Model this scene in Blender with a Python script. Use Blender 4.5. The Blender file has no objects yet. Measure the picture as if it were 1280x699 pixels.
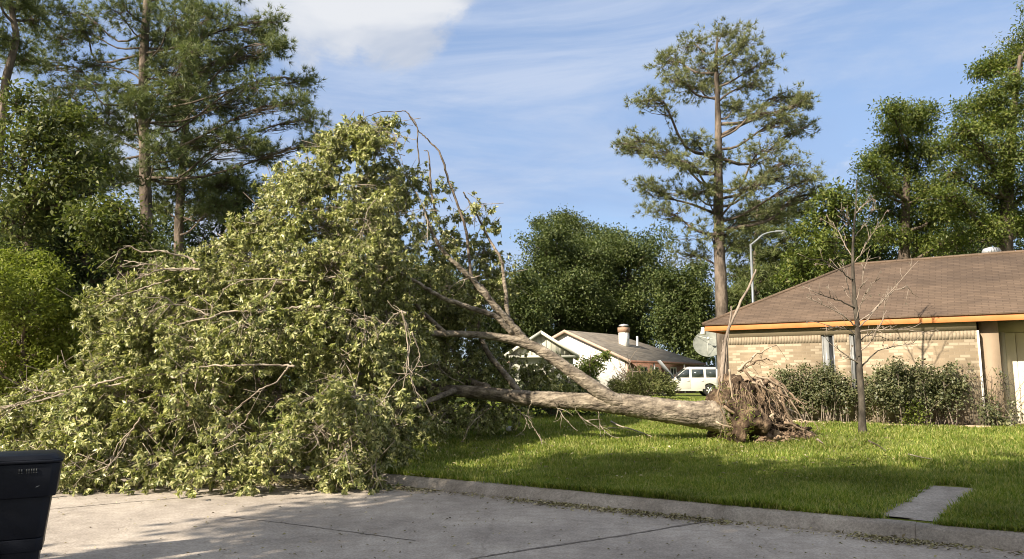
import bpy, math, random
import numpy as np
import mathutils.noise as mn
from mathutils import Vector, Matrix

# ------------------------------------------------------------------ camera, sky, sun, exposure
scene = bpy.context.scene
COL = scene.collection
CAM_H = 1.55
PITCH = math.radians(7.72)
FPX = 925.0
cam_d = bpy.data.cameras.new("camera")
cam_d.sensor_width = 36.0
cam_d.lens = FPX / 1280.0 * 36.0
cam_d.clip_start = 0.1
cam_d.clip_end = 3000.0
cam = bpy.data.objects.new("camera", cam_d)
cam.location = (0, 0, CAM_H)
cam.rotation_euler = (math.radians(90) + PITCH, 0, 0)
COL.objects.link(cam)
scene.camera = cam

SUN_EL = math.radians(35)
SUN_DIR = Vector((-0.74, -0.67, 0)).normalized() * math.cos(SUN_EL) + Vector((0, 0, math.sin(SUN_EL)))
world = bpy.data.worlds.new("World")
scene.world = world
world.use_nodes = True
wn, wl = world.node_tree.nodes, world.node_tree.links
wn.clear()
def WN(t, **k):
    n = wn.new(t)
    for a, b in k.items():
        setattr(n, a, b)
    return n
sky = WN('ShaderNodeTexSky', sky_type='NISHITA', sun_disc=False, sun_elevation=SUN_EL,
         sun_rotation=math.atan2(SUN_DIR.x, SUN_DIR.y), air_density=1.0, dust_density=1.0, ozone_density=1.6)
SKY_STR = 0.10
def wmath(op, a, b=None, clamp=False):
    n = WN('ShaderNodeMath', operation=op, use_clamp=clamp)
    for i, v in enumerate((a, b)):
        if v is None: continue
        if isinstance(v, (int, float)): n.inputs[i].default_value = v
        else: wl.new(v, n.inputs[i])
    return n.outputs[0]
tc = WN('ShaderNodeTexCoord')
nrm = WN('ShaderNodeVectorMath', operation='NORMALIZE'); wl.new(tc.outputs['Generated'], nrm.inputs[0])
def wnoise(scale, detail, rough, stretch, dist=0.0, off=(0, 0, 0)):
    m = WN('ShaderNodeMapping'); m.inputs['Scale'].default_value = stretch; m.inputs['Location'].default_value = off
    wl.new(nrm.outputs[0], m.inputs[0])
    n = WN('ShaderNodeTexNoise'); n.inputs['Scale'].default_value = scale; n.inputs['Detail'].default_value = detail
    n.inputs['Roughness'].default_value = rough; n.inputs['Distortion'].default_value = dist
    wl.new(m.outputs[0], n.inputs['Vector'])
    return n.outputs['Fac']
def wramp(v, lo, hi):
    n = WN('ShaderNodeMapRange', interpolation_type='SMOOTHSTEP'); wl.new(v, n.inputs[0])
    n.inputs[1].default_value = lo; n.inputs[2].default_value = hi
    return n.outputs[0]
def pix_dir(px, py):
    u = (px - 640) / FPX; v = (349.5 - py) / FPX
    c, s = math.cos(PITCH), math.sin(PITCH)
    return Vector((u, c - v * s, s + v * c))
def around(px, py, inner, outer):
    d = WN('ShaderNodeVectorMath', operation='DOT_PRODUCT'); wl.new(nrm.outputs[0], d.inputs[0])
    d.inputs[1].default_value = pix_dir(px, py).normalized()
    return wramp(d.outputs['Value'], math.cos(math.radians(outer)), math.cos(math.radians(inner)))
# thin veil over the whole sky
veil = wramp(wnoise(2.2, 6, 0.55, (1, 1, 3.0), 0.6, (3.1, 0.4, 0)), 0.34, 0.80)
veil = wmath('ADD', wmath('MULTIPLY', veil, 0.40), 0.58)
# heaped clouds: one bank up left, small ones low left
puff = wnoise(7.0, 10, 0.62, (1, 1, 1.9), 0.2, (0.7, 0.2, 0.35))
c1 = around(470, -45, 3, 9.5); c1b = around(385, -35, 3, 9.5); c2 = around(225, 250, 4, 17); c3 = around(275, 182, 0.3, 2.6)
area = wmath('MAXIMUM', wmath('MAXIMUM', c1, c1b), wmath('MAXIMUM', wmath('MULTIPLY', c2, 0.55), c3))
cum = wramp(wmath('ADD', wmath('MULTIPLY', area, 0.52), wmath('MULTIPLY', puff, 1.3)), 0.82, 1.10)
shade = wramp(wnoise(4.0, 5, 0.5, (1, 1, 2.4), 0.3, (0.2, 1.3, 0.6)), 0.36, 0.62)
mixb = WN('ShaderNodeMix', data_type='RGBA'); wl.new(veil, mixb.inputs[0])
wl.new(sky.outputs[0], mixb.inputs[6]); mixb.inputs[7].default_value = (1.58, 2.18, 3.42, 1)
streak = wmath('MULTIPLY', wramp(wnoise(1.9, 8, 0.60, (1, 0.6, 4.2), 1.1, (1.7, 0.1, 0.5)), 0.42, 0.78), 0.85)
mixv = WN('ShaderNodeMix', data_type='RGBA'); wl.new(streak, mixv.inputs[0])
wl.new(mixb.outputs[2], mixv.inputs[6]); mixv.inputs[7].default_value = (2.75, 3.15, 3.95, 1)
ccol = WN('ShaderNodeMix', data_type='RGBA'); wl.new(shade, ccol.inputs[0])
ccol.inputs[6].default_value = (2.1, 2.45, 3.15, 1); ccol.inputs[7].default_value = (3.7, 3.8, 4.0, 1)
mixc = WN('ShaderNodeMix', data_type='RGBA'); wl.new(cum, mixc.inputs[0])
wl.new(mixv.outputs[2], mixc.inputs[6]); wl.new(ccol.outputs[2], mixc.inputs[7])
# unseen bright cloud added on the sunward half of the sky as neutral fill
sd_ = WN('ShaderNodeVectorMath', operation='DOT_PRODUCT'); wl.new(nrm.outputs[0], sd_.inputs[0]); sd_.inputs[1].default_value = Vector((-0.35, -0.75, 0.55)).normalized()
sunward = wmath('MULTIPLY', wramp(sd_.outputs['Value'], 0.05, 0.65), wramp(wnoise(3.0, 6, 0.55, (1, 1, 1.6), 0.4, (5.2, 0.3, 0.8)), 0.32, 0.56))
mixs = WN('ShaderNodeMix', data_type='RGBA'); wl.new(sunward, mixs.inputs[0]); wl.new(mixc.outputs[2], mixs.inputs[6]); mixs.inputs[7].default_value = (5.2, 4.9, 4.5, 1)
bg = WN('ShaderNodeBackground'); bg.inputs[1].default_value = SKY_STR
wl.new(mixs.outputs[2], bg.inputs[0])
wo = WN('ShaderNodeOutputWorld'); wl.new(bg.outputs[0], wo.inputs[0])

sun_d = bpy.data.lights.new("sun", 'SUN')
sun_d.energy = 5.0
sun_d.angle = math.radians(0.53)
sun_d.color = (1.0, 0.87, 0.70)
sun = bpy.data.objects.new("sun", sun_d)
sun.rotation_euler = SUN_DIR.to_track_quat('Z', 'Y').to_euler()
sun.location = (-20, -20, 30)
COL.objects.link(sun)

scene.view_settings.view_transform = 'Standard'
scene.view_settings.look = 'None'
scene.view_settings.gamma = 1.0
scene.view_settings.exposure = 1.15
scene.cycles.filter_width = 1.0
scene.cycles.max_bounces = 6
scene.cycles.diffuse_bounces = 3
scene.cycles.glossy_bounces = 2
scene.cycles.transmission_bounces = 4
scene.cycles.transparent_max_bounces = 6

# ------------------------------------------------------------------ coordinates
def P(px, py, depth):
    d = pix_dir(px, py)
    k = depth / d.y
    return np.array((d.x * k, depth, CAM_H + d.z * k))
def G(px, py, z=0.0):
    d = pix_dir(px, py)
    k = (z - CAM_H) / d.z
    return np.array((d.x * k, d.y * k, z))
K0 = G(480, 607); K1 = G(1280, 691)
KD = (K1 - K0)[:2]; KD = KD / np.linalg.norm(KD)          # along the kerb, to the right
KN = np.array((-KD[1], KD[0]))                             # away from the street
def s_of(x, y):
    return (x - K0[0]) * KN[0] + (y - K0[1]) * KN[1]
def a_of(x, y):
    return (x - K0[0]) * KD[0] + (y - K0[1]) * KD[1]
def xy_of(a, s):
    return K0[0] + KD[0] * a + KN[0] * s, K0[1] + KD[1] * a + KN[1] * s
ROAD_W = 9.3
KERB_TOP = 0.14
def gz(x, y):
    s = s_of(np.asarray(x, float), np.asarray(y, float))
    up = KERB_TOP + 0.44 * np.clip(s / 9.0, 0, 1) - 0.10 * np.clip((s - 14) / 20, 0, 1)
    back = KERB_TOP + 0.02 * np.clip(-(s + ROAD_W), 0, 15)
    return np.where(s > 0, up, np.where(s < -ROAD_W, back, 0.0))
def gzf(x, y):
    return float(gz(x, y))
def Gt(px, py):
    """point of the terrain under a pixel (ray march)"""
    d = pix_dir(px, py); t = 4.0
    while t < 400:
        x, y, z = d.x * t, d.y * t, CAM_H + d.z * t
        if z <= gzf(x, y): break
        t += 0.02
    return np.array((x, y, gzf(x, y)))

# ------------------------------------------------------------------ materials
def newmat(name):
    m = bpy.data.materials.new(name); m.use_nodes = True
    nt = m.node_tree
    return m, nt.nodes, nt.links, nt.nodes['Principled BSDF']
def set_spec(b, v):
    if 'Specular IOR Level' in b.inputs: b.inputs['Specular IOR Level'].default_value = v
def rgba(c): return (c[0], c[1], c[2], 1.0)
def pmat(name, c1, c2=None, scale=4.0, detail=6, rough=0.8, bump=0.0, bscale=None, stretch=(1, 1, 1), spec=0.3,
         metal=0.0, c3=None, lo=0.35, hi=0.65, bdist=0.02):
    m, N, L, b = newmat(name)
    b.inputs['Roughness'].default_value = rough; b.inputs['Metallic'].default_value = metal; set_spec(b, spec)
    b.inputs['Base Color'].default_value = rgba(c1)
    tcn = N.new('ShaderNodeTexCoord'); mp = N.new('ShaderNodeMapping'); mp.inputs['Scale'].default_value = stretch
    L.new(tcn.outputs['Object'], mp.inputs[0])
    if c2 is not None:
        n = N.new('ShaderNodeTexNoise'); n.inputs['Scale'].default_value = scale; n.inputs['Detail'].default_value = detail
        n.inputs['Roughness'].default_value = 0.62
        L.new(mp.outputs[0], n.inputs['Vector'])
        r = N.new('ShaderNodeValToRGB'); e = r.color_ramp.elements
        e[0].position = lo; e[0].color = rgba(c1); e[1].position = hi; e[1].color = rgba(c2)
        if c3 is not None:
            x = e.new((lo + hi) / 2); x.color = rgba(c3)
        L.new(n.outputs['Fac'], r.inputs[0]); L.new(r.outputs[0], b.inputs['Base Color'])
    if bump:
        n2 = N.new('ShaderNodeTexNoise'); n2.inputs['Scale'].default_value = bscale or scale * 4
        n2.inputs['Detail'].default_value = 5
        L.new(mp.outputs[0], n2.inputs['Vector'])
        bp = N.new('ShaderNodeBump'); bp.inputs['Strength'].default_value = bump; bp.inputs['Distance'].default_value = bdist
        L.new(n2.outputs['Fac'], bp.inputs['Height']); L.new(bp.outputs[0], b.inputs['Normal'])
    return m
def leafmat(name, cols, trans=0.35, rough=0.5, spec=0.35, tcol=None, drift=0.9):
    m, N, L, b = newmat(name)
    b.inputs['Roughness'].default_value = rough; set_spec(b, spec)
    g = N.new('ShaderNodeNewGeometry')
    r = N.new('ShaderNodeValToRGB'); e = r.color_ramp.elements
    e[0].position = 0; e[0].color = rgba(cols[0]); e[1].position = 1; e[1].color = rgba(cols[-1])
    for i, c in enumerate(cols[1:-1]):
        x = e.new((i + 1) / (len(cols) - 1)); x.color = rgba(c)
    L.new(g.outputs['Random Per Island'], r.inputs[0])
    tcn = N.new('ShaderNodeTexCoord'); nz = N.new('ShaderNodeTexNoise'); nz.inputs['Scale'].default_value = drift; nz.inputs['Detail'].default_value = 3
    L.new(tcn.outputs['Object'], nz.inputs['Vector'])
    mr = N.new('ShaderNodeMapRange'); mr.inputs[1].default_value = 0.3; mr.inputs[2].default_value = 0.7; mr.inputs[3].default_value = 0.72; mr.inputs[4].default_value = 1.28
    L.new(nz.outputs['Fac'], mr.inputs[0])
    hs = N.new('ShaderNodeVectorMath'); hs.operation = 'SCALE'; L.new(r.outputs[0], hs.inputs[0]); L.new(mr.outputs[0], hs.inputs['Scale'])
    L.new(hs.outputs[0], b.inputs['Base Color'])
    if trans:
        t = N.new('ShaderNodeBsdfTranslucent'); mx = N.new('ShaderNodeMixShader'); mx.inputs[0].default_value = trans
        mul = N.new('ShaderNodeMix'); mul.data_type = 'RGBA'; mul.blend_type = 'MULTIPLY'; mul.inputs[0].default_value = 1.0
        mul.inputs[7].default_value = rgba(tcol or (1.15, 1.25, 0.6))
        L.new(hs.outputs[0], mul.inputs[6]); L.new(mul.outputs[2], t.inputs[0])
        L.new(b.outputs[0], mx.inputs[1]); L.new(t.outputs[0], mx.inputs[2])
        L.new(mx.outputs[0], N['Material Output'].inputs[0])
    return m

M = {}
M['bark_fallen'] = pmat('bark_fallen', (0.070, 0.059, 0.048), (0.39, 0.34, 0.27), 9.0, 8, 0.92, 1.0, 20, (0.45, 1, 1), 0.12, c3=(0.215, 0.183, 0.143), lo=0.33, hi=0.70, bdist=0.06)
M['bark_branch'] = pmat('bark_branch', (0.07, 0.055, 0.044), (0.20, 0.165, 0.13), 6.0, 5, 0.85, 0.4, 30, spec=0.2)
M['bark_pale'] = pmat('bark_pale', (0.17, 0.14, 0.11), (0.38, 0.33, 0.265), 5.0, 4, 0.8, 0.2, 30, spec=0.2)
M['bark_pine'] = pmat('bark_pine', (0.048, 0.040, 0.034), (0.21, 0.170, 0.138), 3.2, 7, 0.92, 1.0, 9, (1, 1, 0.35), 0.1, c3=(0.11, 0.090, 0.073), bdist=0.05)
M['bark_dark'] = pmat('bark_dark', (0.05, 0.04, 0.032), (0.15, 0.12, 0.095), 3.0, 6, 0.9, 0.6, 12, (1, 1, 0.4), 0.1)
M['bark_grey'] = pmat('bark_grey', (0.17, 0.14, 0.115), (0.34, 0.285, 0.235), 7.0, 6, 0.9, 0.5, 24, (1, 1, 0.5), 0.15)
M['bark_olive'] = pmat('bark_olive', (0.035, 0.031, 0.026), (0.105, 0.092, 0.075), 7.0, 6, 0.9, 0.5, 24, (1, 1, 0.5), 0.15)
M['root'] = pmat('root', (0.12, 0.085, 0.06), (0.33, 0.25, 0.175), 6.0, 5, 0.9, 0.4, 30, spec=0.15)
M['root_pale'] = pmat('root_pale', (0.28, 0.22, 0.16), (0.46, 0.37, 0.28), 6.0, 5, 0.85, 0.3, 30, spec=0.15)
M['earth'] = pmat('earth', (0.022, 0.016, 0.012), (0.22, 0.16, 0.105), 5.0, 8, 0.95, 1.0, 12, spec=0.1, c3=(0.065, 0.046, 0.032), bdist=0.06)
M['leaf_fallen'] = leafmat('leaf_fallen', [(0.080, 0.108, 0.031), (0.168, 0.196, 0.062), (0.275, 0.295, 0.105), (0.41, 0.415, 0.18), (0.58, 0.56, 0.30)], 0.24, 0.40, 0.45, drift=1.6)
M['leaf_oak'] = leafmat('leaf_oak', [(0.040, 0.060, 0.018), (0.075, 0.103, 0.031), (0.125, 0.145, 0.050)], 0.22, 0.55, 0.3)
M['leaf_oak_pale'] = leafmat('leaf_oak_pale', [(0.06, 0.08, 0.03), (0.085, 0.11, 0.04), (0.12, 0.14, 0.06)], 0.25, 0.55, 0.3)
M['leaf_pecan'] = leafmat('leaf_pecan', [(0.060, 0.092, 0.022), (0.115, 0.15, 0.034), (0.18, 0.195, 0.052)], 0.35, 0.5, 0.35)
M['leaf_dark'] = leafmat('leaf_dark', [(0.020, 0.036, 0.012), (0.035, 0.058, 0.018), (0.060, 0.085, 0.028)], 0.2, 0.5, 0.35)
M['leaf_left'] = leafmat('leaf_left', [(0.055, 0.078, 0.022), (0.105, 0.130, 0.038), (0.18, 0.19, 0.066)], 0.3, 0.5, 0.35)
M['leaf_bush'] = leafmat('leaf_bush', [(0.11, 0.145, 0.022), (0.165, 0.20, 0.036), (0.23, 0.25, 0.055)], 0.35, 0.55, 0.25)
M['leaf_hedge'] = leafmat('leaf_hedge', [(0.058, 0.076, 0.032), (0.108, 0.122, 0.054), (0.19, 0.185, 0.095)], 0.2, 0.45, 0.4)
M['leaf_hedge_yellow'] = leafmat('leaf_hedge_yellow', [(0.10, 0.14, 0.02), (0.17, 0.20, 0.035)], 0.3)
M['leaf_juniper'] = leafmat('leaf_juniper', [(0.07, 0.085, 0.028), (0.11, 0.125, 0.045), (0.15, 0.155, 0.06)], 0.15, 0.7, 0.2)
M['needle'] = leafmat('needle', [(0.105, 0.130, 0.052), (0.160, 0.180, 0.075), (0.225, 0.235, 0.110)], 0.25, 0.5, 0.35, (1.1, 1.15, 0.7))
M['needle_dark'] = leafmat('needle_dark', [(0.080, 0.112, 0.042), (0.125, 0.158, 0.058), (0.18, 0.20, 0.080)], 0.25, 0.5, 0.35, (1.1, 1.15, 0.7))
M['needle_young'] = leafmat('needle_young', [(0.07, 0.095, 0.03), (0.10, 0.125, 0.04), (0.14, 0.155, 0.055)], 0.2, 0.5, 0.3)
M['grass_blade'] = leafmat('grass_blade', [(0.092, 0.155, 0.024), (0.165, 0.23, 0.036), (0.26, 0.30, 0.066), (0.42, 0.39, 0.165)], 0.45, 0.5, 0.3, (1.2, 1.25, 0.5))
M['litter'] = leafmat('litter', [(0.13, 0.11, 0.065), (0.26, 0.22, 0.14), (0.28, 0.27, 0.12), (0.48, 0.42, 0.29)], 0.1, 0.8, 0.2)

def lawn_mat():
    m, N, L, b = newmat('lawn_soil')
    b.inputs['Roughness'].default_value = 0.95; set_spec(b, 0.1)
    tcn = N.new('ShaderNodeTexCoord')
    n = N.new('ShaderNodeTexNoise'); n.inputs['Scale'].default_value = 1.3; n.inputs['Detail'].default_value = 10; n.inputs['Roughness'].default_value = 0.7
    L.new(tcn.outputs['Object'], n.inputs['Vector'])
    r = N.new('ShaderNodeValToRGB'); e = r.color_ramp.elements
    e[0].position = 0.36; e[0].color = (0.085, 0.12, 0.02, 1); e[1].position = 0.66; e[1].color = (0.20, 0.215, 0.055, 1)
    L.new(n.outputs['Fac'], r.inputs[0]); L.new(r.outputs[0], b.inputs['Base Color'])
    n2 = N.new('ShaderNodeTexNoise'); n2.inputs['Scale'].default_value = 30; L.new(tcn.outputs['Object'], n2.inputs['Vector'])
    bp = N.new('ShaderNodeBump'); bp.inputs['Strength'].default_value = 0.8; bp.inputs['Distance'].default_value = 0.06
    L.new(n2.outputs['Fac'], bp.inputs['Height']); L.new(bp.outputs[0], b.inputs['Normal'])
    return m
M['lawn_soil'] = lawn_mat()
def road_mat(name, base, dark, light):
    m, N, L, b = newmat(name)
    b.inputs['Roughness'].default_value = 0.88; set_spec(b, 0.2)
    tcn = N.new('ShaderNodeTexCoord')
    def noise(s, d, r=0.6):
        n = N.new('ShaderNodeTexNoise'); n.inputs['Scale'].default_value = s; n.inputs['Detail'].default_value = d; n.inputs['Roughness'].default_value = r
        L.new(tcn.outputs['Object'], n.inputs['Vector']); return n.outputs['Fac']
    def ramp(v, a, ca, c, cc):
        r = N.new('ShaderNodeValToRGB'); e = r.color_ramp.elements
        e[0].position = a; e[0].color = rgba(ca); e[1].position = c; e[1].color = rgba(cc); L.new(v, r.inputs[0]); return r.outputs[0]
    big = ramp(noise(0.55, 8, 0.62), 0.40, dark, 0.60, base)
    fine = ramp(noise(38, 5, 0.8), 0.30, (0.55, 0.55, 0.55), 0.70, (1.28, 1.28, 1.28))
    mid = ramp(noise(4.5, 7, 0.7), 0.36, (0.80, 0.79, 0.78), 0.62, (1.06, 1.06, 1.06))
    mu = N.new('ShaderNodeMix'); mu.data_type = 'RGBA'; mu.blend_type = 'MULTIPLY'; mu.inputs[0].default_value = 1
    L.new(big, mu.inputs[6]); L.new(fine, mu.inputs[7])
    mu2 = N.new('ShaderNodeMix'); mu2.data_type = 'RGBA'; mu2.blend_type = 'MULTIPLY'; mu2.inputs[0].default_value = 1
    L.new(mu.outputs[2], mu2.inputs[6]); L.new(mid, mu2.inputs[7])
    # hairline cracks
    v = N.new('ShaderNodeTexVoronoi'); v.feature = 'DISTANCE_TO_EDGE'; v.inputs['Scale'].default_value = 0.33
    dn = N.new('ShaderNodeTexNoise'); dn.inputs['Scale'].default_value = 1.7; dn.inputs['Detail'].default_value = 6
    L.new(tcn.outputs['Object'], dn.inputs['Vector'])
    vm = N.new('ShaderNodeVectorMath'); vm.operation = 'MULTIPLY_ADD'; vm.inputs[1].default_value = (0.5, 0.5, 0.5)
    L.new(dn.outputs['Color'], vm.inputs[0]); L.new(tcn.outputs['Object'], vm.inputs[2]); L.new(vm.outputs[0], v.inputs['Vector'])
    cr = ramp(v.outputs['Distance'], 0.0, (0.45, 0.43, 0.41), 0.006, (1, 1, 1))
    mu3 = N.new('ShaderNodeMix'); mu3.data_type = 'RGBA'; mu3.blend_type = 'MULTIPLY'; mu3.inputs[0].default_value = 0.3
    L.new(mu2.outputs[2], mu3.inputs[6]); L.new(cr, mu3.inputs[7]); L.new(mu3.outputs[2], b.inputs['Base Color'])
    bp = N.new('ShaderNodeBump'); bp.inputs['Strength'].default_value = 0.35; bp.inputs['Distance'].default_value = 0.01
    L.new(noise(90, 4), bp.inputs['Height']); L.new(bp.outputs[0], b.inputs['Normal'])
    return m
M['road'] = road_mat('road', (0.46, 0.415, 0.36), (0.335, 0.30, 0.262), None)
M['kerb'] = road_mat('kerb', (0.40, 0.37, 0.33), (0.28, 0.255, 0.225), None)
M['joint'] = pmat('joint', (0.10, 0.088, 0.075), (0.22, 0.195, 0.17), 8, rough=0.95)
M['earth_light'] = pmat('earth_light', (0.10, 0.072, 0.05), (0.33, 0.25, 0.17), 7.0, 8, 0.95, 1.0, 14, spec=0.1, c3=(0.20, 0.145, 0.10), bdist=0.05)
M['soil'] = pmat('soil', (0.20, 0.155, 0.11), (0.36, 0.29, 0.215), 5, rough=0.95, bump=0.7, bscale=20)

def brick_mat(name, c1, c2, mortar, bw=0.20, rh=0.067):
    m, N, L, b = newmat(name)
    b.inputs['Roughness'].default_value = 0.85; set_spec(b, 0.2)
    tcn = N.new('ShaderNodeTexCoord'); sp = N.new('ShaderNodeSeparateXYZ'); cb = N.new('ShaderNodeCombineXYZ'); ad = N.new('ShaderNodeMath')
    L.new(tcn.outputs['Object'], sp.inputs[0]); L.new(sp.outputs[0], ad.inputs[0]); L.new(sp.outputs[1], ad.inputs[1])
    L.new(ad.outputs[0], cb.inputs[0]); L.new(sp.outputs[2], cb.inputs[1])
    t = N.new('ShaderNodeTexBrick'); t.inputs['Scale'].default_value = 1.0
    t.inputs['Brick Width'].default_value = bw; t.inputs['Row Height'].default_value = rh
    t.inputs['Mortar Size'].default_value = 0.006; t.inputs['Bias'].default_value = -0.05
    t.inputs['Color1'].default_value = (0, 0, 0, 1); t.inputs['Color2'].default_value = (1, 1, 1, 1); t.inputs['Mortar'].default_value = (0, 0, 0, 1)
    rb_ = N.new('ShaderNodeValToRGB'); eb_ = rb_.color_ramp.elements; eb_[0].position = 0.0; eb_[0].color = rgba([c * 0.92 for c in c1]); eb_[1].position = 1.0; eb_[1].color = rgba(c2)
    for p_, q_ in ((0.50, [c * 1.10 for c in c1]), (0.66, c2)):
        e_ = eb_.new(p_); e_.color = rgba(q_)
    L.new(t.outputs['Color'], rb_.inputs[0]); mo_ = N.new('ShaderNodeMix'); mo_.data_type = 'RGBA'; L.new(t.outputs['Fac'], mo_.inputs[0]); L.new(rb_.outputs[0], mo_.inputs[6]); mo_.inputs[7].default_value = rgba(mortar)
    L.new(cb.outputs[0], t.inputs['Vector'])
    n = N.new('ShaderNodeTexNoise'); n.inputs['Scale'].default_value = 2.5; n.inputs['Detail'].default_value = 8
    L.new(tcn.outputs['Object'], n.inputs['Vector'])
    r = N.new('ShaderNodeValToRGB'); e = r.color_ramp.elements
    e[0].position = 0.3; e[0].color = (0.88, 0.87, 0.86, 1); e[1].position = 0.7; e[1].color = (1.06, 1.05, 1.04, 1); L.new(n.outputs['Fac'], r.inputs[0])
    mu = N.new('ShaderNodeMix'); mu.data_type = 'RGBA'; mu.blend_type = 'MULTIPLY'; mu.inputs[0].default_value = 1
    L.new(mo_.outputs[2], mu.inputs[6]); L.new(r.outputs[0], mu.inputs[7]); L.new(mu.outputs[2], b.inputs['Base Color'])
    bp = N.new('ShaderNodeBump'); bp.inputs['Strength'].default_value = 0.5; bp.inputs['Distance'].default_value = 0.008; bp.invert = True
    L.new(t.outputs['Fac'], bp.inputs['Height']); L.new(bp.outputs[0], b.inputs['Normal'])
    return m
M['brick'] = brick_mat('brick', (0.245, 0.198, 0.137), (0.36, 0.31, 0.228), (0.27, 0.222, 0.16))
M['brick_white'] = brick_mat('brick_white', (0.72, 0.71, 0.68), (0.80, 0.79, 0.77), (0.66, 0.65, 0.62))
M['brick_red'] = brick_mat('brick_red', (0.20, 0.085, 0.055), (0.27, 0.13, 0.09), (0.28, 0.24, 0.2))
def shingle_mat(name, c1, c2, row=0.14, tab=0.30):
    m, N, L, b = newmat(name)
    b.inputs['Roughness'].default_value = 0.92; set_spec(b, 0.15)
    tcn = N.new('ShaderNodeTexCoord'); sp = N.new('ShaderNodeSeparateXYZ'); cb = N.new('ShaderNodeCombineXYZ')
    L.new(tcn.outputs['Object'], sp.inputs[0]); L.new(sp.outputs[0], cb.inputs[0])
    ml = N.new('ShaderNodeMath'); ml.operation = 'MULTIPLY'; ml.inputs[1].default_value = 2.2; L.new(sp.outputs[2], ml.inputs[0]); L.new(ml.outputs[0], cb.inputs[1])
    t = N.new('ShaderNodeTexBrick'); t.inputs['Scale'].default_value = 1.0
    t.inputs['Brick Width'].default_value = tab; t.inputs['Row Height'].default_value = row; t.inputs['Mortar Size'].default_value = 0.012
    t.inputs['Mortar Smooth'].default_value = 0.5
    t.inputs['Color1'].default_value = rgba(c1); t.inputs['Color2'].default_value = rgba(c2); t.inputs['Mortar'].default_value = rgba([c * 0.84 for c in c1])
    L.new(cb.outputs[0], t.inputs['Vector'])
    n = N.new('ShaderNodeTexNoise'); n.inputs['Scale'].default_value = 1.1; n.inputs['Detail'].default_value = 8; n.inputs['Roughness'].default_value = 0.65
    mps = N.new('ShaderNodeMapping'); mps.inputs['Scale'].default_value = (0.8, 1.4, 1.0); L.new(cb.outputs[0], mps.inputs[0]); L.new(mps.outputs[0], n.inputs['Vector'])
    r = N.new('ShaderNodeValToRGB'); e = r.color_ramp.elements
    e[0].position = 0.3; e[0].color = (0.68, 0.68, 0.70, 1); e[1].position = 0.7; e[1].color = (1.22, 1.19, 1.15, 1); L.new(n.outputs['Fac'], r.inputs[0])
    mu = N.new('ShaderNodeMix'); mu.data_type = 'RGBA'; mu.blend_type = 'MULTIPLY'; mu.inputs[0].default_value = 1
    L.new(t.outputs['Color'], mu.inputs[6]); L.new(r.outputs[0], mu.inputs[7]); L.new(mu.outputs[2], b.inputs['Base Color'])
    bp = N.new('ShaderNodeBump'); bp.inputs['Strength'].default_value = 0.4; bp.inputs['Distance'].default_value = 0.02; bp.invert = True
    L.new(t.outputs['Fac'], bp.inputs['Height']); L.new(bp.outputs[0], b.inputs['Normal'])
    return m
M['shingle_brown'] = shingle_mat('shingle_brown', (0.122, 0.090, 0.066), (0.152, 0.113, 0.084), 0.10, 0.26)
M['shingle_grey'] = shingle_mat('shingle_grey', (0.20, 0.178, 0.145), (0.27, 0.245, 0.205), 0.2, 0.5)
M['orange_paint'] = pmat('orange_paint', (0.54, 0.205, 0.070), (0.62, 0.25, 0.095), 3, rough=0.5)
M['tan_paint'] = pmat('tan_paint', (0.36, 0.275, 0.185), (0.42, 0.325, 0.225), 1.5, rough=0.7, bump=0.1, bscale=30)
M['pier_paint'] = pmat('pier_paint', (0.24, 0.185, 0.13), (0.29, 0.225, 0.16), 1.5, rough=0.7, bump=0.1, bscale=30)
M['brick_light'] = pmat('brick_light', (0.24, 0.195, 0.14), (0.33, 0.28, 0.205), 9, rough=0.85)
M['chimney_tan'] = pmat('chimney_tan', (0.24, 0.15, 0.10), (0.34, 0.23, 0.16), 5, rough=0.85)
M['frieze'] = pmat('frieze', (0.22, 0.18, 0.12), (0.27, 0.225, 0.15), 2.0, rough=0.7)
M['cream'] = pmat('cream', (0.62, 0.56, 0.45), (0.68, 0.62, 0.50), 1.2, rough=0.6)
M['white_trim'] = pmat('white_trim', (0.74, 0.72, 0.68), (0.82, 0.80, 0.77), 2, rough=0.55)
M['soffit'] = pmat('soffit', (0.40, 0.33, 0.22), rough=0.7)
M['window_grey'] = pmat('window_grey', (0.16, 0.17, 0.17), (0.24, 0.25, 0.25), 2, rough=0.25, spec=0.5)
M['pane_dark'] = pmat('pane_dark', (0.02, 0.022, 0.024), rough=0.08, spec=0.6)
M['sage'] = pmat('sage', (0.33, 0.34, 0.27), (0.39, 0.40, 0.32), 2, rough=0.7)
M['sage_light'] = pmat('sage_light', (0.52, 0.52, 0.44), (0.58, 0.58, 0.50), 2, rough=0.7)
M['brown_trim'] = pmat('brown_trim', (0.15, 0.075, 0.05), (0.22, 0.12, 0.085), 3, rough=0.7)
M['pink_trim'] = pmat('pink_trim', (0.42, 0.30, 0.23), (0.50, 0.37, 0.30), 3, rough=0.7)
M['metal_galv'] = pmat('metal_galv', (0.48, 0.49, 0.50), (0.60, 0.61, 0.62), 3, rough=0.42, metal=0.6)
M['lamp_metal'] = pmat('lamp_metal', (0.17, 0.19, 0.205), (0.22, 0.245, 0.26), 3, rough=0.45, metal=0.2)
M['dish'] = pmat('dish', (0.15, 0.165, 0.15), (0.22, 0.235, 0.21), 6, rough=0.6, metal=0.1)
M['white_gloss'] = pmat('white_gloss', (0.72, 0.71, 0.68), rough=0.22, spec=0.5)
M['car_paint'] = pmat('car_paint', (0.50, 0.49, 0.455), (0.54, 0.53, 0.49), 1.0, rough=0.28, spec=0.5)
M['car_glass'] = pmat('car_glass', (0.03, 0.04, 0.042), rough=0.06, spec=0.7)
M['car_black'] = pmat('car_black', (0.018, 0.018, 0.018), rough=0.6)
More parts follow.
